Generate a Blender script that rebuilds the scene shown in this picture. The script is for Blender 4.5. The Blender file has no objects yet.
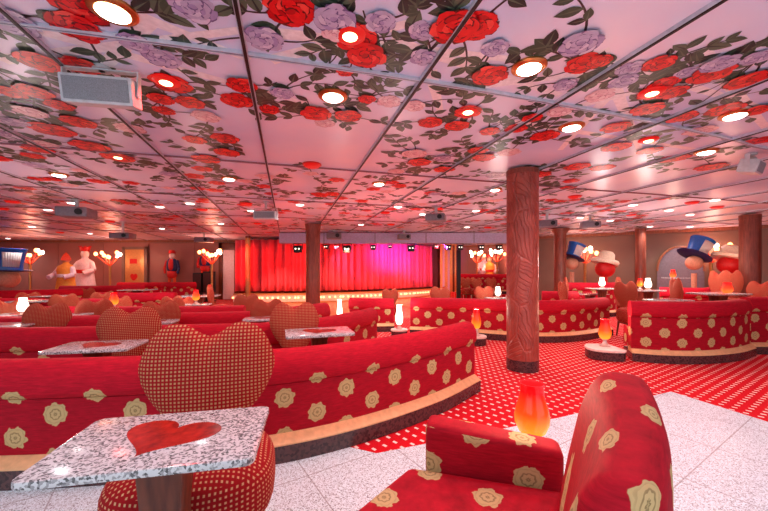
import bpy, bmesh, math, random
from mathutils import Vector, Matrix
R = math.radians
PI = math.pi
rng = random.Random(7)
C = bpy.context.scene.collection
E, H, F, CX, HY = 1.235, 2.5, 345.0, 384.0, 270.0      # eye height, ceiling, focal length (px), centre, horizon
ROT = R(15.7)                                           # the room's grid is turned this far from the camera


def W(px, py, Z=0.0):
    d = F * (E - Z) / (py - HY)
    return ((px - CX) / F * d, d, Z)


def X(px, d):
    return (px - CX) / F * d


def s2l(c):
    return tuple((v / 255 / 12.92) if v / 255 <= .04045 else ((v / 255 + .055) / 1.055) ** 2.4 for v in c)


# ------------------------------------------------------------------ materials
class NT:
    def __init__(s, name):
        s.m = bpy.data.materials.new(name); s.m.use_nodes = True
        s.t = s.m.node_tree; s.b = s.t.nodes['Principled BSDF']

    def n(s, typ, **kw):
        nd = s.t.nodes.new(typ)
        for k, v in kw.items():
            setattr(nd, k, v)
        return nd

    def put(s, sock, v):
        if hasattr(v, 'is_linked'):
            s.t.links.new(v, sock)
        elif isinstance(v, (tuple, list)) and sock.type == 'RGBA':
            sock.default_value = tuple(v)[:3] + (1,)
        else:
            sock.default_value = v

    def mt(s, op, a, b=0.0, c=None):
        nd = s.n('ShaderNodeMath', operation=op)
        s.put(nd.inputs[0], a); s.put(nd.inputs[1], b)
        if c is not None: s.put(nd.inputs[2], c)
        return nd.outputs[0]

    def mix(s, f, a, b):
        nd = s.n('ShaderNodeMix', data_type='RGBA')
        s.put(nd.inputs[0], f); s.put(nd.inputs[6], a); s.put(nd.inputs[7], b)
        return nd.outputs[2]

    def uv(s):
        sep = s.n('ShaderNodeSeparateXYZ')
        s.t.links.new(s.n('ShaderNodeTexCoord').outputs['UV'], sep.inputs[0])
        return sep.outputs[0], sep.outputs[1]

    def obj(s, which='Object'):
        return s.n('ShaderNodeTexCoord').outputs[which]

    def noise(s, scale, detail=3, vec=None, rough=.5, stretch=None):
        nd = s.n('ShaderNodeTexNoise'); nd.inputs['Scale'].default_value = scale
        nd.inputs['Detail'].default_value = detail; nd.inputs['Roughness'].default_value = rough
        v = vec or s.obj()
        if stretch:
            mp = s.n('ShaderNodeMapping'); mp.inputs['Scale'].default_value = stretch
            s.t.links.new(v, mp.inputs[0]); v = mp.outputs[0]
        s.t.links.new(v, nd.inputs['Vector'])
        return nd.outputs['Fac']

    def ramp(s, f, stops):
        nd = s.n('ShaderNodeValToRGB'); r = nd.color_ramp
        while len(r.elements) < len(stops): r.elements.new(.5)
        for e, (p, c) in zip(r.elements, stops):
            e.position = p; e.color = tuple(c)[:3] + (1,)
        s.put(nd.inputs[0], f)
        return nd.outputs[0]

    def step(s, a, lo, hi):
        nd = s.n('ShaderNodeMapRange', interpolation_type='SMOOTHSTEP')
        s.put(nd.inputs[0], a); nd.inputs[1].default_value = lo; nd.inputs[2].default_value = hi
        return nd.outputs[0]

    def bump(s, h, strength=.3, dist=.01):
        nd = s.n('ShaderNodeBump'); nd.inputs['Strength'].default_value = strength
        nd.inputs['Distance'].default_value = dist
        s.put(nd.inputs['Height'], h); s.t.links.new(nd.outputs[0], s.b.inputs['Normal'])

    def fin(s, col, rough=.5, spec=.5, metal=0.0):
        s.put(s.b.inputs['Base Color'], col); s.put(s.b.inputs['Roughness'], rough)
        s.b.inputs['Specular IOR Level'].default_value = spec; s.b.inputs['Metallic'].default_value = metal
        return s.m


def plain(name, rgb, rough=.5, spec=.4, metal=0.0, var=.12, scale=25):
    n = NT(name); c = s2l(rgb)
    a = tuple(v * (1 - var) for v in c); b = tuple(min(1, v * (1 + var)) for v in c)
    return n.fin(n.ramp(n.noise(scale), [(.3, a), (.7, b)]), rough, spec, metal)


def glow(name, rgb, strength, base=None):
    n = NT(name); n.b.inputs['Emission Color'].default_value = s2l(rgb) + (1,)
    n.b.inputs['Emission Strength'].default_value = strength
    return n.fin(s2l(base or rgb), .4)


def rosette_fabric(name, rgb, du=.43, dv=.26, rad=.062, gold=(196, 170, 118)):
    n = NT(name); u, v = n.uv(); c = s2l(rgb)
    wob = n.mt('MULTIPLY', n.mt('SUBTRACT', n.noise(38, 2), .5), .03)
    masks, ins = [], []
    for o in (0.0, .5):
        cu = n.mt('ADD', n.mt('DIVIDE', u, du), o); cv = n.mt('ADD', n.mt('DIVIDE', v, dv), o)
        iu = n.mt('FLOOR', cu); iv = n.mt('FLOOR', cv)
        dx = n.mt('MULTIPLY', n.mt('SUBTRACT', n.mt('SUBTRACT', cu, iu), .5), du)
        dy = n.mt('MULTIPLY', n.mt('SUBTRACT', n.mt('SUBTRACT', cv, iv), .5), dv)
        r = n.mt('SQRT', n.mt('ADD', n.mt('MULTIPLY', dx, dx), n.mt('MULTIPLY', dy, dy)))
        th = n.mt('ARCTAN2', dy, dx); ph = n.mt('ADD', n.mt('MULTIPLY', iu, 1.7), n.mt('MULTIPLY', iv, 2.3))
        lob = n.mt('COSINE', n.mt('ADD', n.mt('MULTIPLY', th, 8), ph))
        lim = n.mt('ADD', n.mt('ADD', n.mt('MULTIPLY', lob, rad * .055), rad), wob)
        rr = n.mt('DIVIDE', r, lim)
        masks.append(n.step(rr, 1.03, .97))
        sw = n.mt('SINE', n.mt('ADD', n.mt('MULTIPLY', rr, 17), n.mt('MULTIPLY', n.mt('COSINE', n.mt('ADD', n.mt('MULTIPLY', th, 8), ph)), .9)))
        ins.append(n.mt('MULTIPLY', n.step(sw, .25, .8), n.step(rr, 1.1, .25)))
    msk = n.mt('MAXIMUM', *masks)
    line = n.mt('MULTIPLY', n.mt('MAXIMUM', *ins), .75)
    weave = n.noise(14, 4, stretch=(1, 1, 9), rough=.7)
    base = n.ramp(weave, [(.25, tuple(x * .62 for x in c)), (.75, tuple(min(1, x * 1.35) for x in c))])
    g = n.mix(line, s2l(gold), s2l((112, 92, 58)))
    n.bump(n.mt('ADD', n.mt('MULTIPLY', weave, .3), msk), .25, .004)
    return n.fin(n.mix(msk, base, g), .75, .15)


def check_fabric(name, red, beige, p=.0165, w=.3):
    n = NT(name); u, v = n.uv()
    ms = []
    for a in (u, v):
        f = n.mt('SUBTRACT', n.mt('FRACT', n.mt('DIVIDE', a, p)), .5)
        ms.append(n.step(n.mt('ABSOLUTE', f), w + .06, w - .06))
    msk = n.mt('MULTIPLY', *ms)
    n.bump(msk, .3, .002)
    return n.fin(n.mix(msk, s2l(red), s2l(beige)), .8, .15)


def granite(name, scale, white, grey, dark, rough=.15, joint=None):
    n = NT(name); o = n.obj('Object')
    v = n.n('ShaderNodeTexVoronoi', feature='F1'); v.inputs['Scale'].default_value = scale
    n.t.links.new(o, v.inputs['Vector'])
    sep = n.n('ShaderNodeSeparateColor'); n.t.links.new(v.outputs['Color'], sep.inputs[0])
    col = n.ramp(sep.outputs[0], [(.0, s2l(dark)), (.16, s2l(dark)), (.2, s2l(grey)), (.45, s2l(grey)), (.5, s2l(white)), (1, s2l(white))])
    col = n.mix(n.mt('MULTIPLY', n.noise(scale * .5, 2), .35), col, s2l(white))
    if joint:
        mp = n.n('ShaderNodeMapping'); mp.inputs['Rotation'].default_value = (0, 0, -R(33))
        n.t.links.new(o, mp.inputs[0]); sp = n.n('ShaderNodeSeparateXYZ'); n.t.links.new(mp.outputs[0], sp.inputs[0])
        ms = []
        for a in (sp.outputs[0], sp.outputs[1]):
            f = n.mt('ABSOLUTE', n.mt('SUBTRACT', n.mt('FRACT', n.mt('ADD', n.mt('DIVIDE', a, joint), .3)), .5))
            ms.append(n.step(f, .008, .004))
        col = n.mix(n.mt('MULTIPLY', n.mt('MAXIMUM', *ms), .6), col, s2l((110, 105, 105)))
    return n.fin(col, rough, .5)


def carpet_mat():
    n = NT('red_carpet'); o = n.obj('Object')
    mp = n.n('ShaderNodeMapping'); mp.inputs['Rotation'].default_value = (0, 0, R(12))
    n.t.links.new(o, mp.inputs[0]); sp = n.n('ShaderNodeSeparateXYZ'); n.t.links.new(mp.outputs[0], sp.inputs[0])
    x, y = sp.outputs[0], sp.outputs[1]
    ms = []
    for o_ in (0, .5):
        fx = n.mt('SUBTRACT', n.mt('FRACT', n.mt('ADD', n.mt('DIVIDE', x, .125), o_)), .5)
        fy = n.mt('SUBTRACT', n.mt('FRACT', n.mt('ADD', n.mt('DIVIDE', y, .125), o_)), .5)
        fx2 = n.mt('ADD', fx, n.mt('MULTIPLY', fy, .5))
        d = n.mt('ADD', n.mt('ABSOLUTE', fx2), n.mt('MULTIPLY', n.mt('ABSOLUTE', fy), 1.0))
        ms.append(n.step(d, .175, .145))
        d2 = n.mt('ADD', n.mt('ABSOLUTE', n.mt('SUBTRACT', fx2, .1)), n.mt('ABSOLUTE', n.mt('SUBTRACT', fy, .1)))
        ms.append(n.mt('MULTIPLY', n.step(d2, .03, .02), -1))
    m = n.mt('MAXIMUM', n.mt('ADD', ms[0], ms[1]), n.mt('ADD', ms[2], ms[3]))
    base = n.ramp(n.noise(160, 2), [(.3, s2l((186, 14, 26))), (.7, s2l((220, 26, 40)))])
    return n.fin(n.mix(m, base, s2l((250, 222, 210))), .9, .1)


def wood(name, a, b, rough=.35, sc=(2, 2, 14), scale=3):
    n = NT(name)
    f = n.noise(scale, 5, stretch=(sc[0] * 6, sc[1] * 6, sc[2] * .12))
    return n.fin(n.ramp(f, [(.3, s2l(a)), (.7, s2l(b))]), rough, .4)


M = {}
M['booth'] = rosette_fabric('booth_fabric', (164, 12, 34))
M['roll'] = rosette_fabric('booth_roll_fabric', (178, 14, 38), .43, 1.0, .062)
M['arm'] = rosette_fabric('armchair_fabric', (168, 14, 34), .36, .30, .05)
M['bfar'] = rosette_fabric('far_booth_fabric', (176, 18, 40), .34, .26, .05)
M['check'] = check_fabric('chair_check', (156, 20, 24), (188, 140, 98), .0165, .26)
M['seatcheck'] = check_fabric('chair_seat_check', (150, 18, 24), (206, 160, 118), .017, .2)
M['granite'] = granite('granite', 165, (210, 212, 212), (144, 144, 144), (40, 38, 40), .12)
M['terrazzo'] = granite('terrazzo', 200, (226, 244, 250), (194, 208, 212), (104, 110, 114), .3, joint=.62)
M['carpet'] = carpet_mat()
M['plinth'] = granite('dark_marble', 60, (84, 56, 56), (62, 44, 46), (44, 32, 36), .25)
M['ledge'] = plain('tan_ledge', (226, 176, 126), .5)
M['whiteledge'] = plain('pale_ledge', (240, 214, 200), .4)
M['walnut'] = wood('walnut', (74, 34, 22), (120, 62, 40))
M['legwood'] = wood('leg_wood', (92, 44, 26), (140, 72, 44))
M['inlay'] = wood('red_heart_inlay', (120, 14, 10), (186, 34, 22), .2, (1, 1, 1), 6)
M['black'] = plain('black_metal', (18, 17, 18), .45)
M['grey'] = plain('grey_metal', (196, 198, 202), .4, .5)
M['grille'] = plain('grille', (138, 140, 146), .6, .3, 0, .25, 220)
M['projector'] = plain('projector_grey', (120, 112, 122), .45)
M['chrome'] = plain('chrome', (220, 220, 224), .18, .5, 1.0)
M['greytrim'] = plain('grey_trim', (196, 196, 210), .35)
M['fartrim'] = plain('faint_trim', (150, 104, 112), .4)
M['bluetrim'] = plain('blue_grey_trim', (120, 126, 150), .35)
M['brass'] = plain('brass', (196, 140, 84), .3, .5, 1.0)
M['silver'] = plain('silver_base', (220, 190, 180), .3, .5, .6)
M['lav'] = plain('lavender_paint', (186, 180, 216), .5, .3)
M['wall'] = plain('wall_tan', (158, 108, 98), .45, .4, 0, .08, 1.5)
M['wallgrey'] = plain('wall_taupe', (124, 100, 86), .35, .4, 0, .08, 1.5)
M['wallwood'] = wood('wall_wood', (120, 74, 52), (158, 100, 70))
M['dark'] = plain('dark_recess', (60, 30, 30), .6)
M['gold'] = plain('gold_paint', (206, 156, 92), .35, .5, .3)
M['white'] = plain('white_paint', (236, 230, 226), .5, .4, 0, .04)
M['pinkwhite'] = plain('pink_white_door', (250, 226, 232), .5)
M['redpaint'] = plain('red_paint', (198, 24, 26), .45)
M['orangepaint'] = plain('orange_paint', (226, 84, 44), .5)
M['mustard'] = plain('mustard_cloth', (222, 158, 62), .7)
M['palecloth'] = plain('pale_cloth', (226, 220, 228), .7)
M['skin'] = plain('tan_clay', (222, 160, 130), .5)
M['blue'] = plain('satin_blue', (22, 96, 190), .25, .6)
M['navy'] = plain('navy_felt', (24, 36, 92), .5)
M['cream'] = plain('cream_felt', (244, 226, 200), .6)
M['dance'] = wood('dance_floor_wood', (206, 140, 92), (236, 176, 124), .22, (1, .3, 1), 2)
M['curtain'] = plain('stage_curtain', (208, 88, 104), .8, .1, 0, .05, 6)
M['bulbwhite'] = glow('bulb_white', (255, 236, 214), 14)
M['bulbwarm'] = glow('bulb_warm', (255, 150, 90), 9)
M['bulbred'] = glow('bulb_red', (255, 60, 36), 6)
M['lens'] = glow('downlight_lens', (255, 244, 236), 14)
M['lensfar'] = glow('downlight_lens_far', (255, 226, 220), 7)
M['redlens'] = glow('red_lamp_lens', (255, 30, 20), .45, (170, 14, 16))
M['redhot'] = glow('red_lamp_filament', (255, 180, 130), 12)
M['spotlens'] = glow('stage_lens', (255, 246, 220), 2.2)
M['whitelamp'] = glow('white_candle_glass', (255, 240, 222), 4)


def lampglass(name, top, mid, low, st):
    n = NT(name)
    sp = n.n('ShaderNodeSeparateXYZ'); n.t.links.new(n.obj('Generated'), sp.inputs[0])
    col = n.ramp(sp.outputs[2], [(.02, s2l(low)), (.45, s2l(mid)), (.85, s2l(top))])
    n.put(n.b.inputs['Emission Color'], col); n.b.inputs['Emission Strength'].default_value = st
    return n.fin(col, .15, .5)


M['lamp'] = lampglass('amber_lamp_glass', (206, 10, 16), (246, 74, 20), (255, 168, 46), .95)
M['redlamp'] = lampglass('red_lamp_glass', (220, 20, 20), (255, 60, 24), (255, 120, 50), 1.2)


def leather():
    n = NT('embossed_copper_leather'); sp = n.n('ShaderNodeSeparateXYZ'); n.t.links.new(n.obj(), sp.inputs[0])
    u = n.mt('MULTIPLY', n.mt('ARCTAN2', sp.outputs[1], sp.outputs[0]), .19); z = sp.outputs[2]
    cmb = n.n('ShaderNodeCombineXYZ'); n.put(cmb.inputs[0], n.mt('MULTIPLY', u, 5.0)); n.put(cmb.inputs[1], n.mt('MULTIPLY', z, 2.1))
    vo = n.n('ShaderNodeTexVoronoi', feature='F1', voronoi_dimensions='2D'); vo.inputs['Scale'].default_value = 1.0; vo.inputs['Randomness'].default_value = .8
    n.t.links.new(cmb.outputs[0], vo.inputs['Vector'])
    ve = n.n('ShaderNodeTexVoronoi', feature='DISTANCE_TO_EDGE', voronoi_dimensions='2D'); ve.inputs['Scale'].default_value = 1.0; ve.inputs['Randomness'].default_value = .8
    n.t.links.new(cmb.outputs[0], ve.inputs['Vector'])
    sc_ = n.n('ShaderNodeSeparateColor'); n.t.links.new(vo.outputs['Color'], sc_.inputs[0])
    ang = n.mt('ADD', n.mt('MULTIPLY', sc_.outputs[0], 2.2), .5)
    bend = n.mt('MULTIPLY', n.noise(3.5, 2), .16)
    ph = n.mt('ADD', n.mt('MULTIPLY', n.mt('ADD', u, bend), n.mt('SINE', ang)), n.mt('MULTIPLY', n.mt('ADD', z, bend), n.mt('COSINE', ang)))
    ln = n.mt('ABSOLUTE', n.mt('SINE', n.mt('MULTIPLY', ph, 62)))
    h = n.mt('MULTIPLY', n.step(ln, 0, .45), n.step(ve.outputs['Distance'], 0, .06))
    col = n.ramp(n.noise(7, 4), [(.3, s2l((140, 56, 44))), (.7, s2l((172, 80, 64)))])
    n.bump(h, .75, .012)
    return n.fin(col, .36, .5)


M['leather'] = leather()
M['pillarwood'] = wood('pillar_wood', (104, 48, 36), (142, 70, 52), .4)


# ------------------------------------------------------------------ mesh builder
class MB:
    def __init__(s):
        s.v, s.f, s.mi, s.uv = [], [], [], []

    def face(s, idx, mi=0, uv=None):
        s.f.append(tuple(idx)); s.mi.append(mi); s.uv.append(uv)

    def poly(s, pts, mi=0):
        b = len(s.v); s.v += [tuple(p) for p in pts]; s.face(range(b, b + len(pts)), mi)

    def box(s, x0, x1, y0, y1, z0, z1, mi=0, T=None):
        b = len(s.v)
        for z in (z0, z1):
            for x, y in ((x0, y0), (x1, y0), (x1, y1), (x0, y1)):
                p = Vector((x, y, z)); s.v.append(tuple(T @ p if T else p))
        for q in ((3, 2, 1, 0), (4, 5, 6, 7), (0, 1, 5, 4), (1, 2, 6, 5), (2, 3, 7, 6), (3, 0, 4, 7)):
            s.face([b + i for i in q], mi)
        return s

    def lathe(s, prof, n=20, c=(0, 0, 0), mi=0, T=None):
        b = len(s.v)
        for r, z in prof:
            for k in range(n):
                a = 2 * PI * k / n; p = Vector((r * math.cos(a), r * math.sin(a), z))
                p = (T @ p) if T else p
                s.v.append((p.x + c[0], p.y + c[1], p.z + c[2]))
        for j in range(len(prof) - 1):
            for k in range(n):
                k2 = (k + 1) % n
                s.face((b + j * n + k, b + j * n + k2, b + (j + 1) * n + k2, b + (j + 1) * n + k), mi)
        s.face([b + k for k in reversed(range(n))], mi)
        s.face([b + (len(prof) - 1) * n + k for k in range(n)], mi)
        return s

    def tube(s, p0, p1, r0, r1=None, n=8, mi=0):
        p0, p1 = Vector(p0), Vector(p1); d = p1 - p0
        T = Matrix.Translation(p0) @ d.to_track_quat('Z', 'Y').to_matrix().to_4x4()
        return s.lathe([(r0, 0), (r1 if r1 is not None else r0, d.length)], n, mi=mi, T=T)

    def pipe(s, pts, r, n=8, mi=0):
        for a, b in zip(pts, pts[1:]): s.tube(a, b, r, r, n, mi)
        return s

    def ell(s, c, rx, ry, rz, e1=1.0, e2=1.0, n=24, m=14, mi=0, T=None):
        sg = lambda a, e: math.copysign(abs(a) ** e, a)
        b = len(s.v)
        for j in range(m + 1):
            ph = -PI / 2 + PI * j / m
            for k in range(n):
                th = 2 * PI * k / n
                p = Vector((rx * sg(math.cos(ph), e1) * sg(math.cos(th), e2), ry * sg(math.cos(ph), e1) * sg(math.sin(th), e2), rz * sg(math.sin(ph), e1)))
                if T: p = T @ p
                s.v.append((p.x + c[0], p.y + c[1], p.z + c[2]))
        for j in range(m):
            for k in range(n):
                k2 = (k + 1) % n
                s.face((b + j * n + k, b + j * n + k2, b + (j + 1) * n + k2, b + (j + 1) * n + k), mi)
        return s

    def prism(s, outline, z0, z1, mi=0, T=None):
        n = len(outline); b = len(s.v)
        for z in (z0, z1):
            for x, y in outline:
                p = Vector((x, y, z)); s.v.append(tuple(T @ p if T else p))
        s.face([b + k for k in reversed(range(n))], mi); s.face([b + n + k for k in range(n)], mi)
        for k in range(n):
            k2 = (k + 1) % n
            s.face((b + k, b + k2, b + n + k2, b + n + k), mi)
        return s

    def sweep(s, path, prof, mi=0, u0=0.0, ends=None, v0=0.0):
        """path: list of (x,y,nx,ny,s); prof: closed loop of (n,z)"""
        b = len(s.v); m = len(prof); tl = [v0]
        for a, c in zip(prof, prof[1:] + prof[:1]):
            tl.append(tl[-1] + math.hypot(c[0] - a[0], c[1] - a[1]))
        for i, (x, y, nx, ny, sl) in enumerate(path):
            k = ends[i] if ends else 1.0
            for nn, z in prof:
                s.v.append((x + nx * nn, y + ny * nn, z * k))
        for i in range(len(path) - 1):
            for j in range(m):
                j2 = (j + 1) % m
                q = (b + i * m + j, b + (i + 1) * m + j, b + (i + 1) * m + j2, b + i * m + j2)
                ua, ub = path[i][4] + u0, path[i + 1][4] + u0
                s.face(q, mi, ((ua, tl[j]), (ub, tl[j]), (ub, tl[j + 1]), (ua, tl[j + 1])))
        s.face([b + j for j in range(m)], mi)
        s.face([b + (len(path) - 1) * m + j for j in reversed(range(m))], mi)
        return s

    def build(s, name, mats, parent=None, smooth=True, bev=0, seg=2, ang=40, loc=None):
        me = bpy.data.meshes.new(name); me.from_pydata(s.v, [], s.f)
        if not isinstance(mats, (list, tuple)): mats = [mats]
        for m in mats: me.materials.append(m)
        ul = me.uv_layers.new(name='UVMap').data
        for p, mi, uv in zip(me.polygons, s.mi, s.uv):
            p.material_index = mi; p.use_smooth = smooth
            nx, ny, nz = (abs(c) for c in p.normal)
            for k, li in enumerate(p.loop_indices):
                if uv: ul[li].uv = uv[k]
                else:
                    co = me.vertices[me.loops[li].vertex_index].co
                    ul[li].uv = (co.x, co.y) if nz >= nx and nz >= ny else ((co.x, co.z) if ny >= nx else (co.y, co.z))
        if bev:
            bm = bmesh.new(); bm.from_mesh(me)
            bmesh.ops.bevel(bm, geom=[e for e in bm.edges if len(e.link_faces) == 2 and e.calc_face_angle(0) > R(30)], offset=bev, segments=seg, affect='EDGES', profile=.6)
            for f in bm.faces: f.smooth = smooth
            bm.to_mesh(me); bm.free()
        me.validate(); me.update()
        if smooth: me.set_sharp_from_angle(angle=R(ang))
        o = bpy.data.objects.new(name, me); C.objects.link(o)
        if parent: o.parent = parent
        if loc: o.location = loc
        return o


def tag(o, label, cat, group=None):
    o['label'] = label; o['category'] = cat; o['kind'] = 'thing'
    if group: o['group'] = group
    return o


def thing(name, label, cat, loc=(0, 0, 0), rz=0.0, group=None, sc=None):
    o = bpy.data.objects.new(name, None); C.objects.link(o)
    o.empty_display_size = .05; o.location = loc; o.rotation_euler = (0, 0, rz)
    if sc: o.scale = sc
    return tag(o, label, cat, group)


def struct(o):
    o['kind'] = 'structure'; return o


def dup(root, label, loc, rz=0.0, group=None, sc=None):
    r = root.copy(); C.objects.link(r); r.location = loc; r.rotation_euler = (0, 0, rz)
    r.scale = sc if sc else (1, 1, 1); r['label'] = label
    if group: r['group'] = group
    for ch in list(root.children):
        c = ch.copy(); C.objects.link(c); c.parent = r
        for g in list(ch.children):
            d = g.copy(); C.objects.link(d); d.parent = c
    return r


class Proto:
    """the first placement moves the built thing itself, later ones copy it"""
    def __init__(s, make): s.make, s.root = make, None

    def put(s, label, loc, rz=0.0, group=None, sc=None):
        if s.root is None:
            s.root = s.make(); r = s.root
            r.location = loc; r.rotation_euler = (0, 0, rz); r['label'] = label
            if sc: r.scale = sc
            if group: r['group'] = group
            return r
        return dup(s.root, label, loc, rz, group, sc)


def smooth_path(pts, step=.07):
    pts = [Vector(p) for p in pts]
    e = [2 * pts[0] - pts[1]] + pts + [2 * pts[-1] - pts[-2]]
    out = []
    for i in range(1, len(e) - 2):
        a, b, c, d = e[i - 1:i + 3]; k = max(2, int((c - b).length / step))
        for j in range(k):
            t = j / k
            out.append(.5 * (2 * b + (c - a) * t + (2 * a - 5 * b + 4 * c - d) * t * t + (3 * b - a - 3 * c + d) * t ** 3))
    out.append(pts[-1])
    res, s = [], 0.0
    for i, p in enumerate(out):
        t = (out[min(i + 1, len(out) - 1)] - out[max(i - 1, 0)]).normalized()
        if i: s += (p - out[i - 1]).length
        res.append((p.x, p.y, t.y, -t.x, s))
    return res


# ------------------------------------------------------------------ setting
def build_floor():
    mb = MB(); mb.poly([(-19, -3, 0), (14, -3, 0), (14, 20, 0), (-19, 20, 0)])
    mb.box(-19, 14, -3, 20, -.2, -.01)
    struct(mb.build('floor', M['carpet'], smooth=False))
    pts = [(-9, -3), (-9, 2.35), (-1.2, 2.25), (-.28, 2.42), (-.05, 2.32), (1.46, 2.88), (2.91, 3.5), (3.12, 2.79), (3.7, .6), (4.4, -3)]
    mb = MB(); mb.prism(list(reversed(pts))[::-1], .0, .003)
    o = mb.build('floor_terrazzo', M['terrazzo'], smooth=False); struct(o)


build_floor()


def uvw(u, v, z):        # u across, v along the room grid
    return (u * math.cos(ROT) - v * math.sin(ROT), u * math.sin(ROT) + v * math.cos(ROT), z)


# ---- painted ceiling
def build_ceiling():
    n = NT('ceiling_paint'); o = n.obj('Object')
    c = n.ramp(n.noise(.55, 4, o), [(.3, s2l((194, 202, 238))), (.5, s2l((224, 222, 244))), (.68, s2l((246, 228, 240)))])
    n.fin(c, .3, .35)
    mats = [n.m]
    names = {'ceil': 0}

    def mk(k, rgb, rough=.35):
        names[k] = len(mats); mats.append(plain('mural_' + k, rgb, rough, .3, 0, .1, 30))
    mk('red', (228, 22, 26)); mk('red2', (190, 10, 18)); mk('red3', (246, 70, 60)); mk('redd', (104, 4, 12))
    mk('lav', (190, 176, 204)); mk('lav2', (166, 148, 190)); mk('lav3', (216, 204, 222)); mk('lavd', (112, 92, 140))
    mk('pnk', (236, 200, 204)); mk('pnk2', (226, 178, 186)); mk('pnk3', (246, 222, 222)); mk('pnkd', (196, 132, 146))
    mk('leaf', (60, 78, 62)); mk('leaf2', (88, 104, 84)); mk('leafd', (40, 48, 46)); mk('stem', (62, 46, 50))
    mk('band', (246, 234, 236))
    mb = MB()
    mb.poly([(-19, -3, H), (-19, 20, H), (14, 20, H), (14, -3, H)], 0)
    mb.box(-19, 14, -3, 20, H + .02, H + .2, 0)
    rg = random.Random(11)

    def flat(pts, mat, lay):
        z = H - .0012 - lay
        mb.poly([(x, y, z) for x, y in reversed(pts)], names[mat])

    def petal(cx, cy, ang, L, wd, mat, lay, k=10):
        pts = []
        for i in range(k):
            a = 2 * PI * i / k; rr = 1 + rg.uniform(-.17, .14)
            px, py = L * math.cos(a) * rr, wd * math.sin(a) * rr
            pts.append((cx + px * math.cos(ang) - py * math.sin(ang), cy + px * math.sin(ang) + py * math.cos(ang)))
        flat(pts, mat, lay)

    def rose(x, y, r, fam, base, detail=True):
        cols = {'red': ('red', 'red2', 'red3', 'redd'), 'lav': ('lav', 'lav2', 'lav3', 'lavd'), 'pnk': ('pnk', 'pnk2', 'pnk3', 'pnkd')}[fam]
        lay = base; a0 = rg.uniform(0, 6)
        rings = [(6, .64, .42), (6, .44, .36), (5, .25, .27), (3, .10, .18)] if detail else [(5, .60, .40), (4, .28, .34), (1, 0, .2)]
        for ri, (k, dist, pr) in enumerate(rings):
            for i in range(k):
                a = a0 + ri * .5 + 2 * PI * i / k + rg.uniform(-.15, .15)
                cx, cy = x + math.cos(a) * dist * r, y + math.sin(a) * dist * r
                if detail:
                    petal(cx - math.cos(a) * .02 * r, cy - math.sin(a) * .02 * r, a + PI / 2, pr * r * 1.18, pr * r * .95, cols[3], lay); lay += .0001
                petal(cx + math.cos(a) * .03 * r, cy + math.sin(a) * .03 * r, a + PI / 2, pr * r * 1.06, pr * r * .78, cols[(0, 0, 1, 0, 2)[(i * 2 + ri) % 5]] if detail else cols[ri % 3], lay); lay += .0001

    def leaf(x, y, a, L, lay):
        mat = rg.choice(['leaf', 'leaf', 'leaf2', 'leafd']); w = L * .27
        pts = []
        for i in range(7): t = i / 6; pts.append((L * t, w * math.sin(PI * t ** .85)))
        for i in range(5, 0, -1): t = i / 6; pts.append((L * t, -w * math.sin(PI * t ** .85)))
        flat([(x + p * math.cos(a) - q * math.sin(a), y + p * math.sin(a) + q * math.cos(a)) for p, q in pts], mat, lay)
        pts = [(0, -.006 * L / .1), (L * .95, 0), (0, .006 * L / .1)]
        flat([(x + p * math.cos(a) - q * math.sin(a), y + p * math.sin(a) + q * math.cos(a)) for p, q in pts], 'leaf2' if mat != 'leaf2' else 'leafd', lay + .0001)

    def stroke(pts, w, mat, lay):
        L, Rr = [], []
        for i, p in enumerate(pts):
            a = pts[max(0, i - 1)]; b = pts[min(len(pts) - 1, i + 1)]
            dx, dy = b[0] - a[0], b[1] - a[1]; l = math.hypot(dx, dy) or 1
            ww = w * (1 - .5 * i / len(pts))
            L.append((p[0] - dy / l * ww, p[1] + dx / l * ww)); Rr.append((p[0] + dy / l * ww, p[1] - dx / l * ww))
        for i in range(len(pts) - 1):
            flat([Rr[i], Rr[i + 1], L[i + 1], L[i]], mat, lay)

    def sprig(x, y, r, lay, k):
        for i in range(k):
            a = rg.uniform(0, 2 * PI); d0 = r * .7; L = rg.uniform(.18, .42) * (r / .12) ** .5
            bend = rg.uniform(-1.1, 1.1); pts = []
            px, py = x + math.cos(a) * d0, y + math.sin(a) * d0
            for j in range(7):
                pts.append((px, py)); a += bend / 6
                px += math.cos(a) * L / 6; py += math.sin(a) * L / 6
            stroke(pts, .007, 'stem', lay)
            for j in (2, 4, 6):
                for sgn in (-1, 1):
                    if rg.random() < .72:
                        leaf(pts[j][0], pts[j][1], a + sgn * rg.uniform(.5, 1.1), rg.uniform(.085, .155) * (r / .12) ** .4, lay + .0003 + rg.random() * .0008)

    red = [(80, 5, 25), (76, 26, 21), (39, 60, 17), (80, 63, 15), (171, 83, 17), (161, 98, 11), (190, 101, 12), (242, 83, 13), (237, 100, 14), (10, 91, 12), (34, 90, 14), (59, 103, 11), (164, 110, 9), (52, 129, 17), (90, 145, 15), (118, 156, 13), (225, 138, 12), (195, 139, 10), (206, 158, 12), (227, 151, 11), (289, 8, 23), (355, 36, 20), (367, 54, 18), (455, 25, 22), (477, 26, 19), (345, 70, 8), (316, 112, 14), (348, 114, 12), (270, 109, 9), (367, 98, 8), (490, 74, 16), (468, 110, 12), (430, 122, 11), (457, 125, 11), (490, 130, 9), (484, 156, 10), (584, 63, 16), (659, 62, 13), (711, 72, 17), (748, 78, 16), (664, 83, 12), (654, 92, 13), (672, 91, 12), (647, 107, 13), (725, 109, 14), (681, 116, 12), (616, 126, 12), (532, 116, 9), (516, 128, 10), (545, 135, 12), (616, 146, 12), (650, 149, 10), (674, 158, 12), (577, 166, 11), (711, 166, 12), (758, 108, 12), (760, 140, 11), (600, 60, 10)]
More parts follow.
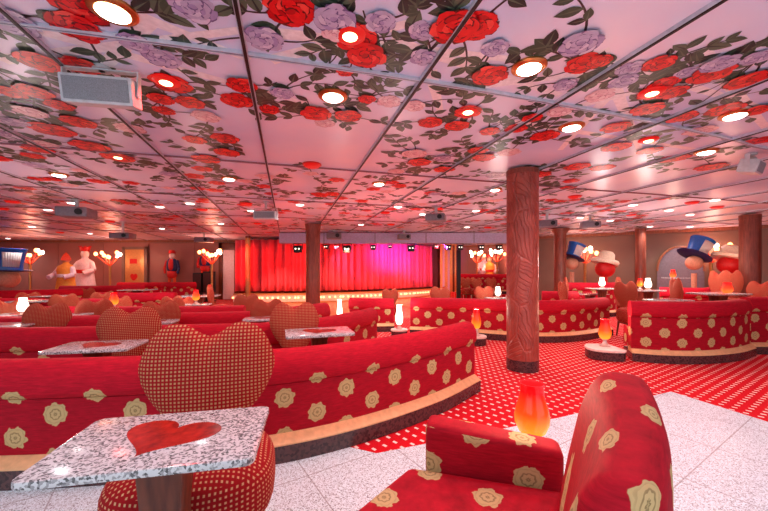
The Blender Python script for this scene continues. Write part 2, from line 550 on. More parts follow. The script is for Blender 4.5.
    lav = [(264, 37, 17), (335, 17, 19), (423, 30, 13), (423, 56, 12), (495, 46, 12), (282, 91, 10), (193, 7, 20), (162, 57, 15), (12, 20, 20), (581, 41, 18), (631, 68, 12), (623, 80, 12), (565, 83, 10), (720, 61, 14), (687, 72, 10), (758, 56, 12), (380, 20, 14), (135, 40, 14)]
    pnk = [(389, 101, 11), (414, 105, 10), (206, 115, 12), (335, 30, 12), (600, 95, 12), (325, 122, 9), (560, 110, 11), (30, 110, 12), (130, 128, 12), (700, 130, 12)]
    i = 0
    # pale trellis ribbons
    for (x0, y0, x1, y1) in ((0, 60, 240, 30), (0, 20, 330, 110), (100, 0, 250, 60), (270, 60, 420, 20), (390, 40, 560, 95), (250, 30, 520, 60), (540, 40, 768, 110), (560, 110, 768, 60), (600, 50, 640, 150), (440, 90, 620, 70), (150, 20, 60, 110), (700, 50, 768, 130), (430, 70, 440, 110), (500, 120, 700, 150), (640, 60, 560, 150)):
        a = W(x0, y0, H); b = W(x1, y1, H)
        stroke([(a[0] + (b[0] - a[0]) * t / 4, a[1] + (b[1] - a[1]) * t / 4) for t in range(5)], .045, 'band', i * .00004); i += 1
    i = 0
    for fam, lst in (('pnk', pnk), ('lav', lav), ('red', red)):
        for px, py, r in lst:
            x, y, _ = W(px, py, H); d = y; rr = r * d / F
            rr = min(rr * 1.15, .19)
            sprig(x, y, rr, .0006 + rg.random() * .0006, 3 if fam == 'red' else 2)
            rose(x, y, rr, fam, .0032 + (i % 4) * .0042); i += 1
    # the farther garlands, in rows across the room grid
    for v0, dens in ((4.9, 22), (5.5, 30), (6.2, 36), (7.0, 40), (7.9, 44), (8.9, 46), (9.9, 46), (11.0, 44), (12.2, 40)):
        for k in range(dens):
            u = -v0 * 1.15 + (k + rg.random()) / dens * v0 * 2.5; v = v0 + rg.uniform(-.4, .4)
            x, y, _ = uvw(u, v, 0)
            if not (-17 < x < 12.5 and y < 15): continue
            fam = rg.choice(['red', 'red', 'red', 'red', 'pnk', 'lav'])
            sprig(x, y, .13, .0006 + rg.random() * .0006, 3)
            rose(x, y, rg.uniform(.11, .16), fam, .0032 + (i % 4) * .0012, False); i += 1
    for k in range(26):      # left and right side clusters nearer
        u, v = (rg.uniform(-4.4, -1.6), rg.uniform(3.2, 4.6)) if k < 13 else (rg.uniform(1.0, 4.5), rg.uniform(2.9, 4.3))
        x, y, _ = uvw(u, v, 0)
        sprig(x, y, .13, .0006 + rg.random() * .0006, 4)
        rose(x, y, rg.uniform(.10, .15), rg.choice(['red', 'red', 'pnk', 'lav']), .0032 + (i % 4) * .0042); i += 1
    struct(mb.build('ceiling', mats, smooth=False))


build_ceiling()

# metal joints between the ceiling panels
k = 0
for i in range(-10, 12):
    u = -.231 + 1.085 * i
    k += 1; mb = MB(); w = .009
    Tm = Matrix.Rotation(ROT, 4, 'Z')
    mb.box(u - w, u + w, -2, 18, H - .028, H - .01, 0, Tm)
    mb.box(u - w - .005, u - w, -2, 18, H - .022, H - .001, 1, Tm); mb.box(u + w, u + w + .005, -2, 18, H - .022, H - .001, 1, Tm)
    struct(mb.build('trim_%d' % k, [M['black'], M['greytrim']], smooth=False))
for v in (-.1, 2.13, 4.3, 6.45, 8.6, 10.75, 12.9):
    k += 1; mb = MB(); w = .006 if v < 3 else .002
    pts = []
    for j in range(41):
        u = -14 + 28 * j / 40
        vv = v + .014 * (u - .8) ** 2 * (1 if abs(u) < 5 else 0) * math.exp(-(v - 2.13) ** 2 / 2)
        pts.append(uvw(u, vv, 0)[:2])
    path = smooth_path(pts, .5)
    mb.sweep(path, [(-w, H - .02), (-w, H - .001), (w, H - .001), (w, H - .02)], 0)
    if v < 3: mb.sweep(path, [(w, H - .022), (w, H - .001), (w + .007, H - .001), (w + .007, H - .022)], 1)
    if v < 3: mb.sweep(path, [(-w - .007, H - .022), (-w - .007, H - .001), (-w, H - .001), (-w, H - .022)], 1)
    struct(mb.build('trim_%d' % k, [M['bluetrim'] if v < 3 else M['fartrim'], M['greytrim']], smooth=False))


def wall(name, pts, mats, panel=1.6, th=.12, base=True):
    """panelled wall along a plan line, the room on its right-hand side"""
    mb = MB()
    for (a, b) in zip(pts, pts[1:]):
        a, b = Vector(a), Vector(b); L = (b - a).length; t = (b - a) / L
        T = Matrix.Translation((a.x, a.y, 0)) @ Matrix.Rotation(math.atan2(t.y, t.x), 4, 'Z')
        mb.box(0, L, .0, th, 0, H, 0, T)
        k = max(1, round(L / panel)); w = L / k
        for i in range(k):
            mb.box(i * w + .012, (i + 1) * w - .012, -.025, 0, .12, H - .12, 1, T)
        mb.box(0, L, -.035, 0, 0, .1, 2, T); mb.box(0, L, -.05, 0, H - .1, H, 2, T)
    return struct(mb.build(name, mats, smooth=False))


WM = [M['wallgrey'], M['wall'], M['wallwood']]
wall('wall_left', [(-17.6, -3), (-17.6, 14.6)], WM)
wall('wall_back', [(-17.6, 14.6), (-6.1, 14.6)], WM, 1.9)
wall('wall_stage', [(-6.1, 14.6), (-6.0, 19.2), (3.0, 19.2), (3.0, 18.2), (5.6, 17.2), (5.6, 13.1)], WM)
wall('wall_right', [(5.6, 13.1), (10.9, 9.6), (13.2, 6.0), (13.2, -3)], [M['wallgrey'], M['wallgrey'], M['wallwood']], 1.5)

# dance floor, raised rear tiers, bulkhead
mb = MB(); mb.prism([(-3.4, 9.4), (3.0, 8.6), (5.2, 10.6), (4.6, 14.6), (2.2, 17.4), (-3.8, 13.0)], 0, .004)
struct(mb.build('floor_dance', M['dance'], smooth=False))
mb = MB(); mb.prism([(6.2, 8.3), (13.1, 6.2), (10.85, 9.55), (6.5, 12.4)], 0, .28)
struct(mb.build('floor_tier', M['carpet'], smooth=False))
mb = MB(); mb.prism([(3.0, 14.4), (5.55, 13.2), (5.55, 17.1), (3.0, 18.1)], 0, .25)
struct(mb.build('floor_rear_tier', M['carpet'], smooth=False))
mb = MB(); mb.box(-3.5, 4.5, 11.5, 11.9, 2.135, H - .03)
for x in (-2.0, -.3, 1.4, 3.0): mb.box(x - .008, x + .008, 11.49, 11.5, 2.135, H - .03, 1)
struct(mb.build('wall_bulkhead', [M['lav'], M['dark']], smooth=False))


# ------------------------------------------------------------------ curved booths
def booth(label, pts, zt=.70, depth=.34, u0=0.0, group=None, far=False, step=.08):
    c = pts[len(pts) // 2]
    path = smooth_path([(p[0] - c[0], p[1] - c[1]) for p in pts], step)
    t = thing('curved_booth', label, 'booth', (c[0], c[1], 0), 0, group)
    k = zt - .70
    fab = M['bfar'] if far else M['booth']
    mb = MB()
    mb.sweep(path, [(.07, .004), (.07, .112), (-.18 - depth, .112), (-.18 - depth, .004)])
    mb.build('plinth', M['plinth'], t)
    mb = MB()
    mb.sweep(path, [(.07, .113), (.07, .122), (.004, .165), (-.16, .165), (-.16, .113)])
    mb.build('plinth_ledge', M['ledge'], t)
    mb = MB()
    prof = [(.0, .166), (.004, .30 + k / 2), (.0, .485 + k), (-.03, .49 + k), (-.165, .49 + k), (-.16, .40), (-.16, .166)]
    mb.sweep(path, prof, 0, u0, v0=.03)
    mb.build('backrest', fab, t, ang=50)
    mb = MB()
    prof = [(.0, .488 + k), (.012, .495 + k), (.026, .53 + k), (.026, .58 + k), (.014, .63 + k), (-.012, .675 + k), (-.05, .697 + k), (-.10, .70 + k), (-.15, .685 + k), (-.18, .64 + k), (-.19, .56 + k), (-.175, .488 + k)]
    mb.sweep(path, prof, 0, u0 + .215)
    mb.build('top_roll', M['roll'], t, ang=50)
    mb = MB()
    s0 = -.195; s1 = -.18 - depth
    mb.sweep(path, [(s0, .166), (s0, .41), (s0 - .03, .43), (s1 + .03, .43), (s1, .40), (s1 - .01, .3), (s1, .166)], 0, u0)
    mb.build('seat', fab, t)
    return t


ROW = 'curved booth rows facing the stage'
B1 = [(-2.75, 1.96), (-1.8, 2.02), (-.95, 2.17), (-.29, 2.45), (.41, 2.98), (.93, 3.55)]
booth('long curved red booth with gold rosettes behind the nearest heart chair', B1, .70, .15, .02, ROW, step=.05)
booth('curved red rosette booth in the second row from the front, left half', [(-4.3, 3.1), (-3, 3.16), (-2.0, 3.3), (-1.2, 3.42), (-.72, 3.75), (-.42, 4.2), (-.1, 4.85)], .70, .15, .1, ROW)
booth('curved red booth in the third row, ending left of the stage-front pillar', [(-5.2, 3.9), (-4.3, 3.9), (-3.3, 4.02), (-2.5, 4.24), (-1.67, 4.45), (-1.3, 4.95), (-.89, 5.6)], .70, .15, .2, ROW)
booth('curved red booth in the fourth row, ending by the pink carpet patch', [(-6.4, 5.0), (-5, 5.0), (-3.9, 5.0), (-2.9, 5.02), (-2.1, 5.15)], .70, .18, .0, ROW)
booth('short curved red booth at centre, left of the wide middle booth', [(-.72, 7.05), (-.25, 6.93), (.2, 6.95)], .66, .3, .05, ROW)
booth('wide curved red booth with pale rosettes passing behind the foreground pillar', [(.5, 6.55), (1.0, 6.43), (1.56, 6.28), (2.2, 6.02), (2.75, 5.9), (3.4, 6.05), (4.28, 6.55)], .71, .34, .1, ROW)
booth('large curved red booth with cream rosettes at the right, facing the foreground carpet', [(3.38, 4.72), (3.7, 4.6), (4.2, 4.58), (4.8, 4.74), (5.3, 5.0)], .81, .24, .05, ROW)
booth('dark red booth cut off by the right edge of the picture', [(5.42, 5.1), (5.9, 5.12), (6.5, 5.3), (7.2, 5.7)], .83, .34, .15, ROW)
FAR = 'rear booths near the walls'
booth('red rosette booth below the large blue top hat at far left', [(-9.9, 8.3), (-9.2, 8.35), (-8.5, 8.8), (-8.3, 9.5)], .74, .3, 0, FAR, True)
booth('bright red booth in front of the two robed statues', [(-9.8, 10.4), (-9.0, 10.35), (-8.2, 10.6), (-7.7, 11.1)], .76, .3, 0, FAR, True)
booth('red booth along the rear wall below the heart door', [(-10.3, 13.3), (-9.4, 13.2), (-8.5, 13.4)], .76, .3, 0, FAR, True)
booth('red booth below the red and navy wall costume', [(-8.0, 12.4), (-7.4, 12.2), (-7.0, 12.3), (-6.8, 12.5)], .8, .3, 0, FAR, True)
booth('red booth in the fifth row on the left', [(-7.4, 6.5), (-6.2, 6.35), (-5.2, 6.4)], .70, .28, 0, FAR, True)
booth('red booth in the sixth row behind the amber table lamp', [(-6.6, 7.9), (-5.6, 7.75), (-4.8, 7.9)], .72, .28, 0, FAR, True)
booth('small red booth whose rounded back shows just right of the foreground pillar', [(3.55, 7.75), (4.0, 7.6), (4.4, 7.8)], .76, .3, 0, FAR, True)
booth('red curved booth behind the white table right of the pillar', [(4.9, 9.3), (5.5, 9.1), (6.1, 9.2), (6.5, 9.6)], .9, .3, 0, FAR, True)
booth('red curved booth in front of the tilted blue hat at right', [(6.0, 7.5), (6.4, 7.25), (6.9, 7.25), (7.3, 7.6)], .86, .2, 0, FAR, True)
o = booth('red rosette booth on the raised tier beside the far right wooden pillar', [(7.75, 8.05), (8.1, 8.0), (8.45, 8.1), (8.7, 8.4)], .8, .15, 0, FAR, True); o.location.z = .28
o = booth('dark red rosette booth on the rear tier under the wall candelabras', [(3.15, 14.9), (3.9, 14.6), (4.7, 14.3), (5.3, 14.0)], .82, .3, 0, FAR, True); o.location.z = .25


# ------------------------------------------------------------------ heart chairs
def heart_outline(n=72):
    half = [(0, .65), (.14, .71), (.36, .85), (.55, .87), (.78, .74), (.95, .44), (1.0, .12), (.86, -.25), (.62, -.58), (.42, -.86), (.2, -1.02), (0, -1.06)]
    pts = smooth_path(half, .06); hp = [(p[0], p[1]) for p in pts]
    full = hp + [(-x, y) for x, y in reversed(hp[1:-1])]
    return full


HO = heart_outline()


def puffed_heart(mb, w, h, th, T, rings=9, mi=0):
    n = len(HO); cy = -.05
    for side in (1, -1):
        b = len(mb.v)
        for j in range(rings + 1):
            r = j / rings; z = side * th * max(0.0, (1 - r ** 2.6)) ** .55
            for x, y in HO:
                p = Vector((x * r * w, z, ((y - cy) * r + cy) * h)); mb.v.append(tuple(T @ p))
        for j in range(rings):
            for k in range(n):
                k2 = (k + 1) % n
                q = (b + j * n + k, b + (j + 1) * n + k, b + (j + 1) * n + k2, b + j * n + k2)
                uv = []
                for idx, jj, kk in ((0, j, k), (1, j + 1, k), (2, j + 1, k2), (3, j, k2)):
                    r = jj / rings; x, y = HO[kk]; uv.append((x * r * w, ((y - cy) * r + cy) * h))
                if side < 0: q = q[::-1]; uv = uv[::-1]
                mb.face(q, mi, uv)


def make_chair():
    t = thing('heart_chair', '', 'chair')
    mb = MB(); T = Matrix.Translation((0, .215, .738)) @ Matrix.Rotation(R(-7), 4, 'X')
    puffed_heart(mb, .288, .285, .075, T)
    mb.build('heart_backrest', M['check'], t, ang=80)
    mb = MB(); mb.ell((0, 0, .385), .30, .28, .145, .62, .72, 36, 18)
    mb.build('seat', M['seatcheck'], t, ang=80)
    mb = MB(); mb.prism([(-.22, -.2), (.22, -.2), (.22, .2), (-.22, .2)], .235, .275)
    mb.build('seat_frame', M['legwood'], t, bev=.006)
    for sx in (-1, 1):
        for sy in (-1, 1):
            mb = MB(); mb.tube((sx * .2, sy * .18, .25), (sx * .23, sy * .21, .002), .024, .015, 10)
            mb.build('leg', M['legwood'], t)
    return t


CH = Proto(make_chair); CG = 'red heart backed chairs'


def chair(label, px, w, top, d, rz=.2, full=None):
    z = E - (top - HY) * d / F; s = w * d / F / .60; sx = max(s, .74)
    if s < .74: rz += math.copysign(math.acos(max(.35, s / .74)) * .8, rz or 1)
    b = .215 * s
    return CH.put(label, (X(px, d) + math.sin(rz) * b, d - math.cos(rz) * b, full or 0), rz, CG, (sx, sx, (z - (full or 0)) / .985))


for px_, d_, lab_ in ((468, 14.2, 'far heart chair left of the others beyond the dance floor'), (479, 13.6, 'far heart chair in the middle of those beyond the dance floor'), (494, 13.8, 'far heart chair nearest the foreground pillar, beyond the dance floor')):
    CH.put(lab_, (X(px_, d_), d_, 0), .3, CG, (.9, .9, .95))
CH.put('red checked heart chair in the foreground, behind the near granite table', (-.755, 1.40, 0), ROT, CG, (1, 1, 1))
chair('red checked heart chair behind the second granite table from the left front', 129, 61, 307, 3.08)
chair('heart chair behind the granite table in front of the second-row booth, centre left', 294.5, 50, 302.6, 3.37)
chair('heart chair next in the line behind the centre-left granite table', 268, 33, 299, 4.4)
chair('smallest heart chair of the centre line, below the curtain left end', 247, 26, 294, 5.95, .5)
chair('heart chair in the second row of chairs, behind the big left heart chair', 160, 37, 301, 4.04)
chair('shadowed heart chair beside the white glowing lamp at far left', 47, 37, 303, 3.88)
chair('heart chair with a white table at its right, left of centre rows', 95, 27, 299, 4.74)
chair('dark heart chair cut by the left edge, left of the white lamp', 8, 26, 300, 4.8)
chair('dark heart chair seen against the dance floor, below the curtain right part', 390.5, 17, 288.5, 8.2, 0)
chair('wide dark heart chair against the dance floor, right of the curtain', 440, 21, 286.5, 8.0, 0)
chair('dark heart chair beside the white lamp left of the foreground pillar', 484, 20, 286, 8.3, 0)
chair('brownish heart chair seen edge-on, right of the foreground pillar', 565, 16, 281, 7.25, .9)
chair('pink-red heart chair facing the camera above the right booth end', 626, 25, 281, 6.5, 0)
chair('heart chair seen obliquely above the middle of the right booth', 679, 18, 277.5, 6.35, .7)
chair('heart chair by the orange lamp, behind the upright right heart chair', 621, 13, 276.5, 8.6, .2)
chair('brown heart chair left of the far right wooden pillar', 722, 14, 270.5, 7.0, 1.0)
chair('darker heart chair close to the far right wooden pillar', 735, 13, 270, 7.6, 1.0)
chair('heart chair with orange seat in the middle distance, left of the pink carpet', 123, 15, 296, 6.35, .5)
chair('heart chair left of the amber lamp near the pink carpet', 175, 15, 296, 6.0, .3)
chair('heart chair just left of the amber lamp, partly behind its neighbour', 186, 13, 297, 6.75, .3)
chair('wooden-legged heart chair turned sideways on the pink carpet', 213, 15, 284, 7.3, 1.25)
chair('dark heart chair in front of the robed statues', 86, 10, 288, 10.0, 0)
chair('heart chair left of the heart door, in the rear rows', 103, 16, 292, 7.2, .2)
chair('heart chair near the red hurricane lamp, fifth row', 65, 16, 294, 6.05, .2)
chair('heart chair of the rear row at far left, below the tan hat stand', 28, 17, 292, 7.4, .1)
chair('brown heart chair below the smaller blue top hat, near the flared pillar', 568, 13, 277, 9.0, .5)
chair('heart chair at the right edge beside the red lamp', 760, 17, 281, 6.9, -.5)


# ------------------------------------------------------------------ granite tables
def make_table():
    t = thing('granite_table', '', 'table')
    def rr(a, b, r):
        out = []
        for cx, cy, a0 in ((a - r, b - r, 0), (-a + r, b - r, 90), (-a + r, -b + r, 180), (a - r, -b + r, 270)):
            for i in range(6): q = R(a0 + 18 * i); out.append((cx + r * math.cos(q), cy + r * math.sin(q)))
        return out
    mb = MB(); mb.prism(rr(.278, .185, .028), .708, .73)
    top = mb.build('tabletop', M['granite'], t, bev=.005)
    mb = MB(); hp = [(16 * math.sin(a) ** 3 / 16, (13 * math.cos(a) - 5 * math.cos(2 * a) - 2 * math.cos(3 * a) - math.cos(4 * a)) / 15) for a in [2 * PI * q / 60 for q in range(60)]]
    mb.prism([(x * .146 * math.cos(.3) - y * .115 * math.sin(-.3), x * .146 * math.sin(-.3) + y * .115 * math.cos(.3) + .01) for x, y in hp], .73, .7312)
    mb.build('heart_inlay', M['inlay'], top, smooth=False)
    mb = MB()
    T = Matrix.Rotation(PI / 4, 4, 'Z')
    mb.lathe([(.13, .0), (.13, .02), (.095, .05), (.08, .2), (.075, .5), (.09, .66), (.115, .708)], 4, T=T)
    mb.build('pedestal', M['walnut'], t, bev=.012)
    return t


TB = Proto(make_table); TG = 'granite tables with a red heart inlay'


def table(label, px, py, zt, w=.556, rz=.22, dz=0):
    x, y, _ = W(px, py, zt + dz)
    return TB.put(label, (x, y, dz), rz, TG, (w / .556, w / .556, zt / .73))


TB.put('large near granite table with red heart inlay at the lower left', (-.66, 1.05, 0), R(11.8), TG, (1, 1, 1))
table('granite table with heart inlay between the first and second booth, left', 98, 345, .69, .53, .2)
table('granite table with heart inlay beside the second-row booth end, centre left', 319, 331, .73, .54, .3)
table('granite table with dark heart at the left edge, below the white lamp', 4, 324.5, .65, .5)
table('granite table corner showing right of the second left heart chair', 155, 321, .695, .4)
table('granite table between two heart chairs at centre left', 262, 318, .70, .38)
table('narrow granite table right of the fourth-row heart chair, left side', 74, 314, .665, .34)
table('granite table in the fourth row under the white lamp, far left', 18, 314, .66, .5)
table('granite table carrying the amber lamp behind the big left heart chair', 113, 309, .60, .45)
table('round-cornered granite table holding the amber lamp near the pink carpet', 196, 304, .59, .5)
table('granite table near the wooden-legged chair on the pink carpet', 199, 295.5, .67, .8)
table('granite table in front of the red booth below the heart door', 138, 289.5, .7, .8)
table('granite table in front of the far left rosette booth', 52, 295.5, .67, .6)
table('granite table below the blue hat stand, far left', 33, 300.5, .70, .6)
table('granite table with a white lamp left of the foreground pillar', 498, 297.5, .62, .5)
table('bare granite table right of the foreground pillar, in the mid distance', 590, 293.5, .67, .7)
table('pale granite table carrying a red cup lamp behind the right booth', 718, 293, .83, .8)
table('granite table just above the top edge of the right booth', 668, 299.5, .76, .6)
table('granite table in front of the far right wooden pillar', 750, 284, .63, .55, .1, .28)
table('granite table with white candle below the cream hat, centre right', 602, 288, .82, .6)
table('granite table under the tilted blue hat, right', 676, 277.5, .77, .5, .1, .28)
table('granite table at the back right with a pale cup-like lamp', 700, 274.5, .8, .6, .1, .28)
table('granite table between rear booths right of centre', 648, 290, .82, .55)


# ------------------------------------------------------------------ lamps
GL = [(.045, .0), (.062, .012), (.078, .05), (.081, .085), (.072, .125), (.06, .165), (.054, .195), (.054, .225), (.056, .24), (.05, .24), (.043, .2), (.043, .19)]


def lamp_maker(mat, stem=.09, base=True):
    def mk():
        t = thing('candle_lamp', '', 'lamp')
        if base:
            mb = MB(); mb.lathe([(.07, 0), (.07, .012), (.045, .022), (.028, .05), (.024, stem - .02), (.045, stem)], 20)
            mb.build('lamp_base', M['silver'], t)
        mb = MB(); mb.lathe(GL, 24)
        mb.build('glass_shade', mat, t, ang=80, loc=(0, 0, stem if base else 0))
        return t
    return mk


LA = Proto(lamp_maker(M['lamp'])); LW = Proto(lamp_maker(M['whitelamp'], .06)); LR = Proto(lamp_maker(M['redlamp'], .0, False))
LAMPG = 'glass candle lamps'
# small tables and low stands carrying lamps
t = thing('side_table', 'small round side table hidden behind the foreground armchair arm', 'side table', (.712, 1.66, 0))
mb = MB(); mb.lathe([(.09, 0), (.09, .015), (.02, .03), (.02, .34)], 20); mb.build('pedestal', M['walnut'], t)
mb = MB(); mb.lathe([(.10, .34), (.11, .35), (.11, .36)], 24); mb.build('tabletop', M['walnut'], t)
LA.put('large amber glass lamp standing behind the foreground armchair arm', (.712, 1.66, .3605), 0, LAMPG, (1, 1, 1.0))


def low_stand(label, x, y, r, outline=None):
    t = thing('lamp_plinth', label, 'plinth', (x, y, 0), 0, 'low lamp plinths between booths')
    o = outline or [(r * math.cos(2 * PI * k / 24), r * math.sin(2 * PI * k / 24)) for k in range(24)]
    mb = MB(); mb.prism(o, .004, .12); mb.build('base', M['plinth'], t)
    mb = MB(); mb.prism([(a * 1.04, b * 1.04) for a, b in o], .12, .15); mb.build('top', M['whiteledge'], t, bev=.006)


low_stand('rounded pale lamp plinth at the left end of the right booth', 3.08, 4.88, .2, [(-.22, -.05), (-.2, -.14), (-.12, -.21), (.0, -.25), (.13, -.26), (.2, -.2), (.2, .2), (-.08, .22), (-.18, .1)])
low_stand('pale round lamp plinth behind the right end of the nearest booth', 1.53, 5.72, .16)
low_stand('pale round lamp plinth between the two middle booths', .28, 6.35, .15)
low_stand('pale round lamp plinth at the left end of the short centre booth', -.9, 7.0, .14)
LA.put('amber glass lamp on the rounded plinth at the right booth', (3.15, 4.92, .151), 0, LAMPG, (1, 1, 1.15))
LA.put('amber glass lamp glowing above the right end of the nearest booth', (1.53, 5.72, .151), 0, LAMPG, (.95, .95, 1.32))
LW.put('white glowing lamp between the two middle booths', (.28, 6.35, .151), 0, LAMPG, (.85, .85, 1.45))
LW.put('white glowing lamp at the left end of the short centre booth', (-.9, 7.0, .151), 0, LAMPG, (.7, .7, 1.6))


def lamp(P, label, px, py, z, s=1.0):
    x, y, _ = W(px, py, z); P.put(label, (x, y, z + .002), 0, LAMPG, (s, s, s))


lamp(LW, 'white glowing lamp on the table at far left', 23, 315, .662, .72)
lamp(LA, 'amber lamp on the table behind the big left heart chair', 114, 309, .602, .8)
lamp(LA, 'amber lamp on the table near the pink carpet', 196, 304, .592, .8)
lamp(LW, 'white glowing lamp on the table left of the foreground pillar', 498, 297.5, .622, .8)
lamp(LW, 'white candle lamp below the cream hat at centre right', 602, 288, .822, .8)
lamp(LW, 'bright white lamp on the table behind the upright right heart chair', 648, 290, .822, .8)
LR.put('red cup lamp on the pale table behind the right booth', (6.10, 6.13, .833), 0, LAMPG, (1, 1, .75))
LR.put('red cup lamp on the table by the far right wooden pillar', (*W(755, 284, .91)[:2], .913), 0, LAMPG, (1, 1, .8))
lamp(LA, 'amber lamp on the table between rear booths right of centre', 640, 289.5, .822, .7)
lamp(LR, 'orange cup lamp on the table under the tilted blue hat', 673, 277.3, 1.052, .8)
lamp(LW, 'white lamp on the back right table near the wall candelabra', 700, 274.5, 1.082, .8)


# ------------------------------------------------------------------ pillars
def pillar(label, x, y, r, mat, cap=.16, flare=1.0, kick=.14):
    t = thing('pillar', label, 'pillar', (x, y, 0))
    mb = MB(); mb.lathe([(r, kick), (r, H - cap)], 40); mb.build('shaft', mat, t)
    mb = MB(); mb.lathe([(r * 1.015, .005), (r * 1.015, kick)], 40); mb.build('base_band', M['plinth'], t)
    mb = MB(); mb.lathe([(r * 1.03, H - cap), (r * 1.03, H - cap * .6), (r * 1.03 * flare, H - .035), (r * 1.03 * flare, H - .032)], 40)
    mb.build('collar', M['pillarwood'], t)
    return t


pillar('big round pillar in embossed copper leather on the red carpet', X(524, 4.18) + .03, 4.3, .188, M['leather'], .09)
pillar('round brown pillar standing before the left part of the red stage curtain', X(313, 9.3), 9.3, .19, M['pillarwood'], .3, 1.12)
pillar('round wooden pillar near the right edge of the picture', X(750, 7.75), 7.75, .18, M['pillarwood'], .14)
pillar('slim wooden pillar before the right wall, left of the tilted blue hat', X(640.5, 10.3), 10.3, .135, M['pillarwood'], .1)
pillar('wooden pillar with a flared top beside the smaller blue hat', X(560, 10.35), 10.35, .165, M['pillarwood'], .3, 1.6)
pillar('thin gold column at the left end of the stage curtain', X(248, 12.6), 12.6, .085, M['gold'], .1)
t = thing('post', 'slim black post right of the stage curtain', 'post', (X(458.5, 12.6), 12.6, 0))
mb = MB(); mb.box(-.07, .07, -.07, .07, .02, 2.13); mb.build('shaft', M['black'], t, bev=.01)
mb = MB(); mb.box(-.12, .12, -.12, .12, .005, .03); mb.build('foot_plate', M['black'], t)


# ------------------------------------------------------------------ stage
cur_pts = [(-5.75, 13.35), (-4.6, 13.2), (-3.2, 13.35), (-1.6, 13.9), (-.2, 14.7), (1.2, 15.8), (2.35, 17.1)]
path = smooth_path(cur_pts, .025)
t = thing('stage_curtain', 'long pleated stage curtain glowing red on the left and magenta in the middle', 'curtain')
L = path[-1][4]
bounds = [i * L / 6 for i in range(7)]
for i in range(6):
    mb = MB(); b = 0; pts = []
    seg = [p for p in path if bounds[i] - .03 <= p[4] <= bounds[i + 1] + .03]
    m = 7
    for (x, y, nx, ny, s) in seg:
        off = .075 * math.sin(s * 2 * PI / .27 + 1.2 * math.sin(s * 1.9)) + .025 * math.sin(s * 2 * PI / .61)
        for j in range(m):
            z = .42 + (H - .1 - .42) * j / (m - 1); o = off * (1 + .35 * (1 - j / (m - 1)))
            mb.v.append((x + nx * o, y + ny * o, z))
    for a in range(len(seg) - 1):
        for j in range(m - 1):
            q = a * m + j; mb.face((q, q + m, q + m + 1, q + 1))
    o = mb.build('curtain_panel', M['curtain'], t, ang=180)
    sd = o.modifiers.new('thick', 'SOLIDIFY'); sd.thickness = .008
# stage platform with bulbs on its front
fr = smooth_path([(p[0] + .1, p[1] - .42) for p in cur_pts[:-1]] + [(2.75, 17.0)], .1)
t = thing('stage_platform', 'low curved stage platform edged with a string of small bulbs', 'stage')
mb = MB(); mb.sweep(fr, [(0, .02), (.0, .34), (-.9, .34), (-.9, .02)]); mb.build('platform', M['dance'], t)
mb = MB(); mb.sweep(fr, [(.01, .30), (.025, .31), (.025, .355), (-.06, .355), (-.06, .34), (.01, .34)]); mb.build('nosing', M['gold'], t)
mb = MB(); mb.sweep(fr, [(.004, .05), (.012, .05), (.012, .29), (.004, .29)]); mb.build('riser_panel', M['whiteledge'], t)
bulb_me = None; nb = 52; j = 0
for p in fr:
    if p[4] >= j * fr[-1][4] / nb and j < nb:
        if bulb_me is None:
            mb = MB(); mb.ell((0, 0, 0), .032, .032, .032, n=10, m=6); o = mb.build('bulb', M['bulbwarm'], t); bulb_me = o
        else:
            o = bulb_me.copy(); C.objects.link(o); o.parent = t
        o.location = (p[0] + p[2] * .03, p[1] + p[3] * .03, .2); j += 1


def make_stage_light():
    t = thing('stage_spotlight', '', 'stage light')
    mb = MB(); mb.box(-.11, .11, -.09, .1, -.27, -.06); mb.build('housing', M['black'], t, bev=.012)
    mb = MB(); mb.tube((-.05, -.091, -.16), (-.05, -.1, -.16), .024, n=14); mb.tube((.05, -.091, -.16), (.05, -.1, -.16), .024, n=14)
    mb.build('lens', M['spotlens'], t)
    mb = MB(); mb.box(-.14, -.125, -.015, .015, -.18, 0); mb.box(.125, .14, -.015, .015, -.18, 0); mb.box(-.14, .14, -.015, .015, -.012, 0)
    mb.build('yoke', M['black'], t)
    return t


SL = Proto(make_stage_light); SG = 'black stage lights hung under the bulkhead'
for lab, px, s in (('black twin-lens stage light left of the pillar, before the red curtain', 298, 1.15), ('small dark stage light just right of the stage-front pillar', 326, .7), ('small dark stage light between the pillar and the middle stage light', 337, .7), ('black twin-lens stage light over the red-magenta change in the curtain', 347, 1.15), ('dark stage light over the magenta part of the curtain', 373, .8), ('small stage light over the violet part of the curtain', 390, .6), ('black stage light over the violet curtain, centre right', 411, 1.0), ('stage light at the left of the black light bar', 436, .6), ('stage light with bright lens on the bar right of the curtain', 448, .8), ('stage light above the black post', 460, .8), ('stage light left above the wall candelabras', 481, .8), ('stage light farther right above the wall candelabras', 499, .8)):
    SL.put(lab, (X(px, 11.7), 11.7, 2.132), 0, SG, (s, s, s))


# ------------------------------------------------------------------ ceiling fixtures
def make_down(lens, ring):
    def mk():
        t = thing('downlight', '', 'ceiling light')
        mb = MB(); mb.lathe([(.105, -.001), (.105, -.012), (.09, -.022), (.075, -.022), (.072, -.012)], 28); mb.build('ring', ring, t)
        mb = MB(); mb.lathe([(.072, -.0225), (.06, -.03), (.02, -.034)], 24); mb.build('lens', lens, t)
        return t
    return mk


def make_redlamp():
    t = thing('red_lamp', '', 'ceiling light')
    mb = MB(); mb.lathe([(.08, .029), (.085, .02), (.075, .012), (.05, .008)], 28); mb.build('red_glass', M['redlens'], t)
    mb = MB(); mb.lathe([(.04, .0075), (.03, .002), (.01, .0)], 20); mb.build('bulb', M['redhot'], t)
    return t


